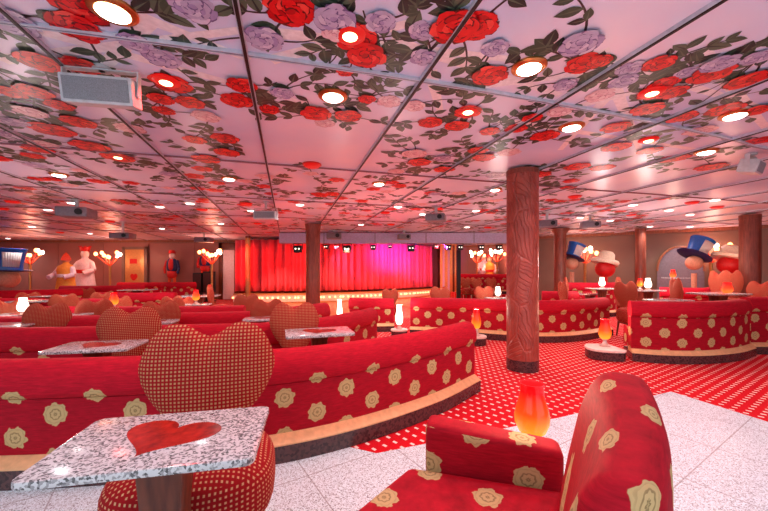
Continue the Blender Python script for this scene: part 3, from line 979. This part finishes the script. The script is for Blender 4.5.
def make_reddim():
    t = thing('red_ceiling_lamp', '', 'ceiling light')
    mb = MB(); mb.lathe([(.10, -.001), (.10, -.02), (.085, -.034), (.04, -.038)], 28); mb.build('red_glass', M['redlens'], t)
    mb = MB(); mb.lathe([(.112, -.001), (.112, -.01), (.101, -.012)], 28); mb.build('ring', M['redpaint'], t)
    return t


DN = Proto(make_down(M['lens'], M['brass'])); DF = Proto(make_down(M['lensfar'], M['white']))
RL = Proto(make_redlamp); RD = Proto(make_reddim)
DG, RG = 'white ceiling downlights', 'red ceiling lamps'
down = []
for px, py, lab in ((113, 9, 'large white downlight at the top left of the ceiling, among red roses'), (333, 95, 'white downlight above centre, beside the crossing of ceiling joints'), (529, 66, 'white downlight with gold ring at upper right centre'), (571.5, 126, 'white downlight right of the foreground pillar top'), (735, 114, 'white downlight near the right edge, above the hanging spot projector'), (706, 151, 'white downlight left of the hanging spot projector at right'), (229, 178, 'white downlight left of the long joint, below the rose cluster'), (59, 174, 'white downlight on the plain pink ceiling at left'), (379, 183, 'white downlight in the middle of the pink ceiling'), (495, 189, 'white downlight just left of the foreground pillar')):
    x, y, _ = W(px, py, H); DN.put(lab, (x, y, H), 0, DG, (1, 1, 1)); down.append((x, y))
FARD = [(48, 209, 'above the left projector, left side'), (72, 202, 'just above the left projector'), (32, 226, 'over the left candelabra'), (190, 202.6, 'in the rose rows left of centre'), (251, 210, 'above the hanging speaker box'), (300, 204, 'right of the hanging speaker box'), (221, 223, 'left of the hanging speaker box, rear'), (361, 224, 'before the bulkhead, centre'), (398, 206, 'above the centre projector, left'), (422.5, 213.5, 'left of the centre projector'), (476, 210, 'right of the centre projector'), (467, 226.6, 'behind the centre projector'), (448, 233, 'just before the bulkhead'), (486, 236, 'close to the bulkhead, left of the pillar'), (633, 204, 'over the middle right seating'), (669, 209.5, 'over the right seating, second from pillar'), (690, 214, 'above the tilted blue hat'), (610, 220, 'right of the small wall projector'), (580, 217, 'left of the grey projector at right'), (90, 233, 'over the robed statues'), (162, 228, 'above the heart door'), (650, 226, 'over the slim wooden pillar'), (715, 199, 'near the right wall, above candelabra'), (160, 206, 'in the joint rows at left'), (8, 238, 'over the blue hat at far left'), (690, 226, 'close to the right wall')]
for px, py, lab in FARD:
    x, y, _ = W(px, py, H); DF.put('small white ceiling downlight ' + lab, (x, y, H), 0, DG, (1, 1, 1)); down.append((x, y))
redl = []
for px, py, lab in ((350, 33, 'bright red lamp glowing in a painted rose at top centre'), (166, 80, 'red lamp glowing in a rose right of the big speaker'), (468, 110, 'red lamp in a rose right of centre'), (652, 91, 'red lamp in a rose at upper right'), (648.5, 139, 'red lamp among roses below the upper right one'), (118, 156, 'red lamp in a rose at the left, below the big speaker')):
    x, y, _ = W(px, py, H); RL.put(lab, (x, y, H - .03), 0, RG, (1, 1, 1)); redl.append((x, y))
for px, py, lab in ((312, 164, 'on plain pink ceiling at centre'), (12.5, 201, 'at the left edge, upper'), (2, 208, 'cut by the left edge'), (110, 221, 'right of the left projector'), (202, 209, 'in the rose rows left of centre'), (246, 203, 'left of the centre-left downlight'), (258, 223, 'behind the hanging speaker box'), (385, 212, 'left of the centre projector'), (391, 224, 'before the bulkhead at centre'), (439, 208, 'above the centre projector'), (487.6, 227, 'left of the foreground pillar'), (717, 206.5, 'near the right wall'), (631, 214, 'over the middle right seating'), (575, 196, 'right of the foreground pillar'), (54, 174.5, 'beside the left plain ceiling downlight') if False else (60, 232, 'over the left candelabra'), (692, 202, 'above the tilted blue hat')):
    x, y, _ = W(px, py, H); RD.put('dim red ceiling dome ' + lab, (x, y, H), 0, RG, (1, 1, 1)); redl.append((x, y))


def speaker(label, px, py, d, w, h, dp, rz, tilt, sc=1):
    """box speaker with grille on a U bracket, (px,py) is the middle of its face"""
    z = E - (py - HY) * d / F
    t = thing('ceiling_speaker', label, 'speaker', (X(px, d), d, z), rz)
    T = Matrix.Rotation(tilt, 4, 'X')
    mb = MB(); mb.box(-w / 2, w / 2, -dp / 2, dp / 2, -h / 2, h / 2, 0, T); mb.build('cabinet', M['grey'], t, bev=.012)
    mb = MB(); mb.box(-w / 2 + .02, w / 2 - .02, -dp / 2 - .006, -dp / 2 + .004, -h / 2 + .018, h / 2 - .018, 0, T); mb.build('grille', M['grille'], t, bev=.003)
    mb = MB(); zt = h / 2 + .045
    mb.box(-w / 2 - .014, -w / 2 - .006, -.02, .02, -.02, zt); mb.box(w / 2 + .006, w / 2 + .014, -.02, .02, -.02, zt); mb.box(-w / 2 - .014, w / 2 + .014, -.02, .02, zt, zt + .008)
    mb.build('bracket', M['grey'], t)
    mb = MB(); mb.tube((0, 0, zt), (0, 0, H - z - .002), .02); mb.lathe([(.05, H - z - .02), (.05, H - z - .002)], 16); mb.build('mount', M['grey'], t)
    return t


def projector(label, px, py, d, w, h, dp, rz):
    z = E - (py - HY) * d / F
    t = thing('projector', label, 'projector', (X(px, d), d, z), rz)
    mb = MB(); mb.box(-w / 2, w / 2, -dp / 2, dp / 2, -h / 2, h / 2); mb.build('housing', M['projector'], t, bev=.02)
    mb = MB(); mb.tube((w * .25, -dp / 2 - .03, 0), (w * .25, -dp / 2 + .01, 0), h * .32, n=16); mb.build('lens_barrel', M['black'], t)
    mb = MB(); mb.box(-w * .3, w * .3, -.05, .05, h / 2, h / 2 + .015); mb.tube((0, 0, h / 2), (0, 0, H - z - .002), .03)
    mb.lathe([(.08, H - z - .02), (.08, H - z - .002)], 16); mb.build('mount', M['grey'], t)
    return t


speaker('wide grey box speaker with mesh front on a ceiling bracket, upper left', 102, 92, 2.15, .395, .165, .12, .18, R(12))
speaker('small grey box speaker hung before the rose rows, left of the stage', 266, 215.5, 6.4, .40, .15, .2, 0, 0)
projector('dark grey ceiling projector at left', 77, 213, 6.2, .46, .17, .4, .3)
projector('second grey ceiling projector right behind the first, left side', 123, 236, 9.0, .46, .15, .4, .2)
projector('grey ceiling projector in the middle before the bulkhead', 436, 218, 6.9, .38, .14, .34, -.3)
projector('small grey ceiling projector right behind the foreground pillar', 547, 224, 7.4, .36, .14, .32, -.3)
projector('grey ceiling projector right of the flared wooden pillar', 590, 225, 8.0, .38, .14, .32, -.3)
projector('grey ceiling projector above the sideways heart chair, rear left', 204, 240, 11.6, .5, .16, .4, .1)
projector('grey projector hung before the bulkhead over the curtain', 334, 236, 11.0, .46, .2, .4, .1)
projector('grey projector before the bulkhead, right part', 404, 237, 11.1, .4, .16, .3, .1)
speaker('white box speaker angled on a bracket at the right edge of the ceiling', 751, 167, 3.75, .24, .14, .16, .55, R(16))


# ------------------------------------------------------------------ candelabras
def candelabra(label, px, d, zt, n=8, hot=3, base=0.0, hgt=.55, spread=.42, py=None):
    x = X(px, d); t = thing('candelabra', label, 'candelabra', (x, d, base), 0, 'rose branch candelabras along the walls')
    mb = MB(); mb.lathe([(.16, .004), (.16, .03), (.05, .06), (.035, .5), (.045, zt - hgt - base)], 14); mb.build('pole', M['brass'], t)
    for i in range(n):
        a = 2 * PI * i / n + .3; rr = spread * (.55 + .45 * ((i * 7) % 3) / 2); z = zt - base - hgt * (.1 + .3 * ((i * 5) % 4) / 3)
        pts = [(0, 0, zt - hgt - base - .02), (math.cos(a) * rr * .6, math.sin(a) * rr * .6, z - .22), (math.cos(a) * rr, math.sin(a) * rr, z - .05)]
        mb = MB(); mb.pipe(pts, .014); br = mb.build('branch', M['orangepaint'], t)
        mb = MB(); c = pts[-1]
        mb.ell((c[0], c[1], c[2] + .05), .06, .06, .075, n=12, m=8)
        mb.build('bulb', M['bulbwhite'] if i % n < hot else M['bulbwarm'], br)
    lamp_at(x, d, zt - .25, (1, .36, .24), 38, .18)
    return t


def lamp_at(x, y, z, col, w, r=.1):
    l = bpy.data.lights.new('glow_light', 'POINT'); l.color = col; l.energy = w; l.shadow_soft_size = r
    o = bpy.data.objects.new('glow_light', l); o.location = (x, y, z); C.objects.link(o)


candelabra('glowing branched candelabra beside the blue top hat, far left', 30, 12.6, 2.0, 9, 2)
candelabra('glowing branched candelabra between the robed statues and heart door', 110, 13.2, 1.95, 9, 3)
candelabra('glowing branched candelabra beside the white door, left of the stage', 212, 12.9, 2.0, 9, 3)
candelabra('glowing candelabra between the flared pillar and cream hat', 585, 11.3, 2.0, 8, 4, 0)
candelabra('tall glowing candelabra right of the tilted blue hat', 711, 10.0, 2.0, 9, 3, .28)
candelabra('glowing candelabra left of the small white statues, beyond the dance floor', 477, 15.6, 2.1, 8, 5, .25)
candelabra('glowing candelabra right of the small white statues, beyond the dance floor', 497, 15.3, 2.15, 8, 6, .25)


# ------------------------------------------------------------------ hats, statues, wall pieces
def top_hat(label, px, py, d, s, tilt, panel, dir=1):
    z = E - (py - HY) * d / F
    t = thing('top_hat', label, 'hat sculpture', (X(px, d), d, z), 0)
    T = Matrix.Rotation(tilt, 4, 'Y')
    mb = MB(); mb.lathe([(.30 * s, .0), (.30 * s, .02 * s), (.29 * s, .2 * s), (.36 * s, .62 * s), (.37 * s, .65 * s), (.34 * s, .66 * s)], 32, T=T); mb.build('crown', M['blue'], t)
    mb = MB(); mb.lathe([(.29 * s, -.02 * s), (.50 * s, .01 * s), (.52 * s, .03 * s), (.48 * s, .035 * s), (.29 * s, .012 * s)], 32, T=T); mb.build('brim', M['navy'], t)
    mb = MB()
    T2 = T @ Matrix.Rotation(panel, 4, 'Z')
    n = 8; pts = []
    for i in range(n + 1):
        a = -PI / 2 - .6 + 1.2 * i / n
        for zz, rr in ((.12, .30), (.54, .36)): pts.append(T2 @ Vector((rr * s * math.cos(a), rr * s * math.sin(a), zz * s)))
    for i in range(n): mb.poly([pts[2 * i], pts[2 * i + 2], pts[2 * i + 3], pts[2 * i + 1]])
    o = mb.build('plain_panel', M['white'], t); o.modifiers.new('thick', 'SOLIDIFY').thickness = .01
    mb = MB()
    zb = -z + .004 if True else 0
    mb.lathe([(.2 * s, zb), (.2 * s, zb + .04), (.06, zb + .1), (.06, -.62 * s)], 20, c=(0, 0, 0))
    mb.ell((0, 0, -.24 * s), .25 * s, .25 * s, .26 * s, n=24, m=14)
    mb.build('hat_stand', M['skin'], t, ang=80)
    return t


top_hat('large satin blue top hat on a tan stand at the left edge', 9, 270.5, 9.9, .98, R(4), .95)
top_hat('blue top hat with white panel, beside the flared wooden pillar', 572, 258, 10.6, .7, R(22), .1)
o = top_hat('tilted blue top hat with a pale panel against the right wall', 694, 256, 9.35, .76, R(30), .1)


def cream_hat(label, px, py, d, s, tilt):
    z = E - (py - HY) * d / F
    t = thing('cream_hat', label, 'hat sculpture', (X(px, d), d, z), 0)
    T = Matrix.Rotation(tilt, 4, 'Y')
    mb = MB(); mb.lathe([(.3 * s, 0), (.31 * s, .1 * s), (.28 * s, .3 * s), (.2 * s, .38 * s), (.08 * s, .4 * s)], 28, T=T); mb.build('crown', M['cream'], t)
    mb = MB(); mb.lathe([(.29 * s, -.1 * s), (.47 * s, -.12 * s), (.5 * s, -.02 * s), (.46 * s, .05 * s), (.29 * s, .02 * s)], 28, T=T); mb.build('brim', M['cream'], t)
    mb = MB(); mb.ell((0, 0, -.32 * s), .36 * s, .33 * s, .34 * s, n=22, m=12)
    mb.lathe([(.2 * s, -z + .004), (.2 * s, -z + .04), (.07, -z + .08), (.07, -.6 * s)], 18); mb.build('round_stand', M['redpaint'], t, ang=80)
    return t


cream_hat('cream brimmed hat on a red round stand, centre right', 605, 261, 10.3, .75, R(14))
cream_hat('big cream brimmed hat on a red stand left of the far right pillar', 729, 256, 9.0, .72, R(18))


def statue(label, px, d, zt, robe, trim, crown, base=0.0, lean=0.0):
    t = thing('robed_statue', label, 'statue', (X(px, d), d, base), 0, 'plain robed statues along the walls')
    h = zt - base; k = h / 1.9
    mb = MB(); prof = [(.34, .004), (.33, .3), (.27, .8), (.24, 1.05), (.27, 1.25), (.24, 1.4), (.1, 1.5), (.085, 1.56)]
    mb.lathe([(r * k, z * k) for r, z in prof], 28); mb.build('robe', M[robe], t, ang=70)
    for sx in (-1, 1):
        mb = MB(); mb.pipe([(sx * .22 * k, 0, 1.36 * k), (sx * .36 * k, -.08 * k, 1.1 * k), (sx * (.2 + .16 * (sx < 0)) * k, -.3 * k, 1.0 * k)], .085 * k, 12)
        mb.build('sleeve', M['palecloth' if robe == 'mustard' else robe], t)
    mb = MB(); mb.ell((0, 0, 1.66 * k), .115 * k, .125 * k, .15 * k, n=18, m=12); mb.build('plain_head', M['skin' if robe != 'palecloth' else 'white'], t)
    mb = MB()
    if crown == 'crown':
        n = 8; mb.lathe([(.13 * k, 1.76 * k), (.14 * k, 1.8 * k), (.16 * k, 1.9 * k), (.13 * k, 1.86 * k)], 16)
        for i in range(n): a = 2 * PI * i / n; mb.ell((.155 * k * math.cos(a), .155 * k * math.sin(a), 1.92 * k), .025, .025, .03, n=8, m=6)
    elif crown == 'hood':
        mb.lathe([(.2 * k, 1.62 * k), (.19 * k, 1.7 * k), (.1 * k, 1.84 * k), (.01, 1.92 * k)], 4)
    else:
        mb.lathe([(.12 * k, 1.76 * k), (.13 * k, 1.85 * k), (.1 * k, 1.9 * k)], 14)
    mb.build('headdress', M['redpaint' if crown != 'hood' else 'orangepaint'], t)
    mb = MB(); mb.lathe([(.262 * k, 1.0 * k), (.27 * k, 1.02 * k), (.268 * k, 1.1 * k), (.26 * k, 1.12 * k)], 28); mb.build('sash', M[trim or 'redpaint'], t)
    return t


statue('robed statue in mustard cloth with an orange peaked hood', 66, 12.4, 1.85, 'mustard', 'palecloth', 'hood')
statue('pale robed statue with a red crown beside the mustard one', 85, 13.4, 2.12, 'palecloth', None, 'crown')
statue('small white robed statue between two candelabras beyond the dance floor', 484, 16.9, 2.05, 'palecloth', 'redpaint', 'cap', .25)
statue('small mustard robed statue right beside the small white one', 489.5, 16.15, 1.95, 'mustard', 'redpaint', 'cap', .25)


def costume(label, px, d, z0, z1):
    t = thing('hanging_costume', label, 'wall figure', (X(px, d), d, z0)); h = z1 - z0
    mb = MB(); mb.ell((0, 0, h * .58), .22, .09, h * .2, .7, .8); mb.build('tunic', M['navy'], t)
    mb = MB(); mb.ell((0, -.03, h * .6), .12, .09, h * .17, .8, .8); mb.ell((0, 0, h * .34), .2, .09, h * .12, .7, .8); mb.build('red_front', M['redpaint'], t)
    for sx in (-1, 1):
        mb = MB(); mb.pipe([(sx * .22, 0, h * .72), (sx * .3, -.02, h * .5), (sx * .26, -.05, h * .36)], .05, 10); mb.build('sleeve', M['redpaint' if sx < 0 else 'navy'], t)
        mb = MB(); mb.tube((sx * .1, 0, h * .3), (sx * .11, 0, 0), .06, .05, 10); mb.build('stocking', M['orangepaint'], t)
    mb = MB(); mb.ell((0, 0, h * .85), .11, .1, h * .09); mb.build('plain_head', M['white'], t)
    mb = MB(); mb.lathe([(.14, h * .91), (.13, h * .96), (.11, h)], 16); mb.build('cap', M['redpaint'], t)
    return t


costume('red and navy costume figure hung on the rear wall right of the heart door', 172, 14.3, .55, 2.05)
costume('second red and navy costume figure behind the candelabra near the white door', 205, 14.3, .9, 2.1)

t = thing('door', 'pale rear wall door with a red heart in a grey frame', 'door', (X(135, 14.5), 14.5, 0))
w = X(144, 14.5) - X(125, 14.5); hz = E + 20.5 * 14.5 / F
mb = MB(); mb.box(-w / 2, w / 2, -.03, .02, .01, hz); leaf_o = mb.build('door_leaf', M['gold'], t, bev=.006)
mb = MB(); mb.prism([(x * .15, z * .15) for x, z in HO], .035, .045, T=Matrix.Translation((-.02, 0, .95)) @ Matrix.Rotation(PI / 2, 4, 'X')); mb.build('heart', M['redpaint'], leaf_o)
mb = MB(); mb.prism([(-.15, 0), (.15, 0), (.15, .2), (-.15, .2)], .035, .045, T=Matrix.Translation((-.04, 0, 1.5)) @ Matrix.Rotation(PI / 2, 4, 'X')); mb.build('plaque', M['redpaint'], leaf_o)
mb = MB(); mb.box(-w / 2 - .13, -w / 2 - .005, -.05, .02, .01, hz + .12); mb.box(w / 2 + .005, w / 2 + .13, -.05, .02, .01, hz + .12); mb.box(-w / 2 - .13, w / 2 + .13, -.05, .02, hz + .01, hz + .12); mb.build('frame', M['wallgrey'], t, bev=.01)
t = thing('door', 'narrow pinkish white door in a brown frame left of the curtain', 'door', (X(229, 14.45), 14.45, 0))
w = X(235, 14.45) - X(223.5, 14.45); hz = E + 20 * 14.45 / F
mb = MB(); mb.box(-w / 2, w / 2, -.03, .02, .01, hz); mb.build('door_leaf', M['pinkwhite'], t, bev=.006)
mb = MB(); mb.box(-w / 2 - .16, -w / 2 - .005, -.08, .02, .01, hz + .3); mb.box(w / 2 + .005, w / 2 + .2, -.08, .02, .01, hz + .3); mb.box(-w / 2 - .16, w / 2 + .2, -.08, .02, hz + .01, hz + .3); mb.build('frame', M['walnut'], t, bev=.01)
for px, lab, s in ((199, 'black cabinet speaker left of the pair near the white door', 1.0), (209, 'black cabinet speaker right of the pair near the white door', 1.05)):
    d = 13.6; t = thing('cabinet_speaker', lab, 'speaker', (X(px, d), d, 0))
    mb = MB(); mb.box(-.17, .17, -.15, .2, .35, 1.12 * s); mb.build('cabinet', M['black'], t, bev=.015)
    mb = MB(); mb.box(-.15, .15, -.16, -.152, .4, 1.08 * s); mb.build('grille', M['dark'], t)
    mb = MB(); mb.box(-.1, .1, -.08, .1, .02, .35); mb.box(-.2, .2, -.18, .2, .004, .03); mb.build('stand', M['black'], t)
# wall pieces at right: dark arched niche panels, wood panelling by the stage
for px, dd, s, lab in ((680, 10.5, 1.0, 'dark arched wall panel behind the tilted blue hat'), (562, 12.7, .8, 'dark arched wall panel behind the flared pillar')):
    t = thing('arched_panel', lab, 'wall panel', (X(px, dd), dd, .3), R(-33))
    mb = MB(); pts = [(-.55 * s, 0), (.55 * s, 0)] + [(.55 * s * math.cos(a), .9 * s + .75 * s * math.sin(a)) for a in [PI * k / 16 for k in range(17)]]
    mb.prism(pts, -.02, .02, T=Matrix.Rotation(PI / 2, 4, 'X')); mb.build('panel', M['projector'], t)
    mb = MB()
    for k in range(16): mb.tube((.55 * s * math.cos(PI * k / 16), -.02, .9 * s + .75 * s * math.sin(PI * k / 16)), (.55 * s * math.cos(PI * (k + 1) / 16), -.02, .9 * s + .75 * s * math.sin(PI * (k + 1) / 16)), .03)
    mb.build('rim', M['wallwood'], t)
t = thing('panel_screen', 'tall striped wood and grey panel screen right of the curtain', 'screen', (X(449, 15.6), 15.6, 0))
mb = MB(); mb.box(-.4, .4, -.02, .03, .02, 2.4); mb.build('panel', M['gold'], t)
for x in (-.25, -.02, .2):
    mb = MB(); mb.box(x - .045, x + .045, -.04, -.02, .05, 2.35); mb.build('strip', M['lav'] if x != .2 else M['walnut'], t)
mb = MB(); mb.box(-.46, .46, -.1, .1, .004, .03); mb.build('foot', M['black'], t)


# ------------------------------------------------------------------ foreground armchair
def armchair():
    t = thing('armchair', 'red rosette armchair with thick rounded back in the right foreground', 'armchair')
    P0, P1 = Vector((.622, 1.25)), Vector((.182, .63))           # inner foot of the back, far and near end
    dr = (P1 - P0).normalized(); out = Vector((-dr.y, dr.x))      # away from the seat
    if out.x < 0: out = -out
    L = (P1 - P0).length
    m, n = 26, 36; mb = MB(); b = 0; z0 = .30
    for i in range(n + 1):
        tt = i / n; s = tt * L
        hgt = .915 - .02 * tt                              # top height falls towards the camera
        e = min(1.0, (min(tt, 1 - tt) / .09)); e = (1 - (1 - e) ** 2.4) ** .5 if e < 1 else 1
        e = max(e, .05)
        th = .215 - .055 * tt; bow = .03 * math.sin(PI * tt) + .045 * tt ** 1.3
        base = P0 + dr * s
        for j in range(m):
            a = 2 * PI * j / m
            ca, sa = math.cos(a), math.sin(a)
            w_ = math.copysign(abs(ca) ** .6, ca) * th / 2 * (.35 + .65 * e)
            zz = math.copysign(abs(sa) ** .5, sa)
            zr = z0 + (hgt * (.80 + .20 * e) - z0) * (zz + 1) / 2
            taper = 1 - .12 * ((zz + 1) / 2) ** 2.2
            lean = .085 * ((zr - .4) / .5)
            q = base + out * (th / 2 + w_ * taper + lean + bow)
            mb.v.append((q.x, q.y, zr))
    for i in range(n):
        for j in range(m):
            j2 = (j + 1) % m
            u0, u1 = i / n * L, (i + 1) / n * L; v0, v1 = 1.45 * j / m, 1.45 * (j + 1) / m
            mb.face((i * m + j, (i + 1) * m + j, (i + 1) * m + j2, i * m + j2), 0, ((u0, v0), (u1, v0), (u1, v1), (u0, v1)))
    mb.face(range(m)); mb.face([n * m + j for j in reversed(range(m))])
    mb.build('backrest', M['arm'], t, ang=80)
    # arms: rounded slabs
    A0 = Vector((.165, 1.40)); A1 = Vector((.66, 1.255))
    for off in (Vector((0, 0)), Vector((-.45, -.66))):
        a0, a1 = A0 + off, A1 + off; d = (a1 - a0); LL = d.length; ang = math.atan2(d.y, d.x)
        T = Matrix.Translation((a0.x, a0.y, 0)) @ Matrix.Rotation(ang, 4, 'Z')
        mb = MB(); mb.box(0, LL, 0, .125, .12, .60, 0, T)
        # slight slope of the top towards the back
        for k in range(len(mb.v)):
            x, y, z = mb.v[k]
            if z > .5:
                s = (Vector((x, y)) - a0).dot(d.normalized()) / LL
                mb.v[k] = (x, y, z + .012 - .045 * s)
        mb.build('arm', M['arm'], t, bev=.035, seg=5, ang=60)
    # seat
    mb = MB(); c = [(.02, 1.445 - .0), (.70, 1.245), (.40, .66), (-.28, .86)]
    c = [(.10, 1.40), (.665, 1.24), (.23, .66), (-.32, .86)]
    mb.prism(c[::-1], .18, .445); mb.build('seat', M['arm'], t, bev=.04, seg=5, ang=60)
    for x, y in ((.14, 1.34), (.62, 1.2), (.24, .74), (-.22, .88)):
        mb = MB(); mb.tube((x, y, .20), (x, y, .006), .025, .018, 12); mb.build('leg', M['black'], t)
    return t


armchair()

# ------------------------------------------------------------------ light
def spot(x, y, z, e, col, ang=150, blend=.8, r=.06, aim=None):
    l = bpy.data.lights.new('spot_beam', 'SPOT'); l.energy = e; l.color = col; l.spot_size = R(ang); l.spot_blend = blend; l.shadow_soft_size = r
    o = bpy.data.objects.new('spot_beam', l); o.location = (x, y, z); C.objects.link(o)
    if aim: o.rotation_euler = (Vector(aim) - Vector((x, y, z))).to_track_quat('-Z', 'Y').to_euler()
    return o


for i, (x, y) in enumerate(down):
    spot(x, y, H - .06, 34 if i < 10 else 60, (.98, .95, .96))
for x, y in ((-1.6, .3), (.3, .2), (2.0, .2), (-.6, -1.0), (1.2, -1.2), (3.0, 1.5), (-3.0, 1.0), (-3.2, 3.0), (3.6, 3.0), (.3, 3.2)):  # extra spots without ceiling fixtures, added to brighten the near room
    spot(x, y, H - .06, 22, (.96, .97, 1))
for o_ in list(C.objects):
    if o_.name.startswith('candle_lamp'):
        hot = 'white' in o_['label']
        lamp_at(o_.location.x, o_.location.y, o_.location.z + .45, (1, .9, .84) if hot else (1, .62, .45), 26 if hot else 12, .05)
for x, y in redl:
    spot(x, y, H - .1, 30, (1, .06, .05), 160)
# stage lights on the curtain
for px, col, e, tx, tz, an in ((262, (1, .03, .02), 330, -4.9, 1.3, 62), (287, (1, .03, .02), 330, -3.7, 1.3, 62), (320, (1, .04, .03), 330, -2.4, 1.3, 62), (345, (1, .05, .06), 330, -1.2, 1.2, 62), (372, (1, .04, .08), 320, .0, 1.0, 62), (401, (1, .04, .06), 360, 1.0, 1.0, 60), (432, (1, .03, .03), 420, 2.2, 1.1, 60),
                           (350, (1, .25, .7), 300, -.9, 1.5, 34), (365, (.85, .15, 1), 620, -.2, 1.9, 36), (381, (.4, .08, 1), 800, .35, 2.1, 36), (392, (.22, .08, 1), 950, .95, 2.1, 36), (407, (.6, .08, 1), 700, 1.5, 1.9, 36), (340, (1, .5, .55), 160, -1.5, 1.2, 26), (418, (1, .6, .7), 220, 1.3, 1.0, 24)):
    x = X(px, 11.6) + (1.3 if px % 2 else -1.3)
    spot(x, 11.45, 2.0, e * 1.15, col, an, .8, .06, (tx, 13.4 + max(0, tx + 3.2) * .6, tz))
for px, tx in ((280, -3.9), (315, -2.4), (345, -1.0), (385, .4), (425, 1.9)):
    spot(X(px, 11.3), 11.3, 1.95, 330, (1, .4, .25), 55, .8, .06, (tx, 13.0 + max(0, tx + 3.2) * .6, .3))
# pools of light along the right wall and rear wall
for k in range(6):
    f = (k + .5) / 6; x, y = 5.9 + (10.5 - 5.9) * f, 12.5 + (9.5 - 12.5) * f
    spot(x - .1, y - .15, H - .06, 45, (1, .75, .5), 70, .8, .05)
for x in (-15.5, -13.2, -11.0, -9.0, -7.2):
    spot(x, 14.0, H - .06, 22, (1, .62, .5), 110, .8, .05)

w = bpy.data.worlds.new('World'); bpy.context.scene.world = w; w.use_nodes = True
bg = w.node_tree.nodes['Background']; bg.inputs[0].default_value = (.88, .92, 1.0, 1); bg.inputs[1].default_value = 1.5

cam = bpy.data.cameras.new('Camera'); co = bpy.data.objects.new('Camera', cam); C.objects.link(co)
co.location = (0, 0, E); co.rotation_euler = (PI / 2, 0, 0)
cam.sensor_width = 36; cam.lens = F / 768 * 36; cam.shift_y = (HY - 255.5) / 768; cam.clip_start = .05
sc = bpy.context.scene; sc.camera = co
sc.view_settings.view_transform = 'Standard'; sc.view_settings.look = 'None'
sc.view_settings.exposure = -0.12; sc.view_settings.gamma = 1.0; sc.view_settings.use_curve_mapping = False
sc.cycles.use_denoising = True
sc.cycles.max_bounces = 7; sc.cycles.diffuse_bounces = 4; sc.cycles.glossy_bounces = 3
sc.cycles.sample_clamp_indirect = 6
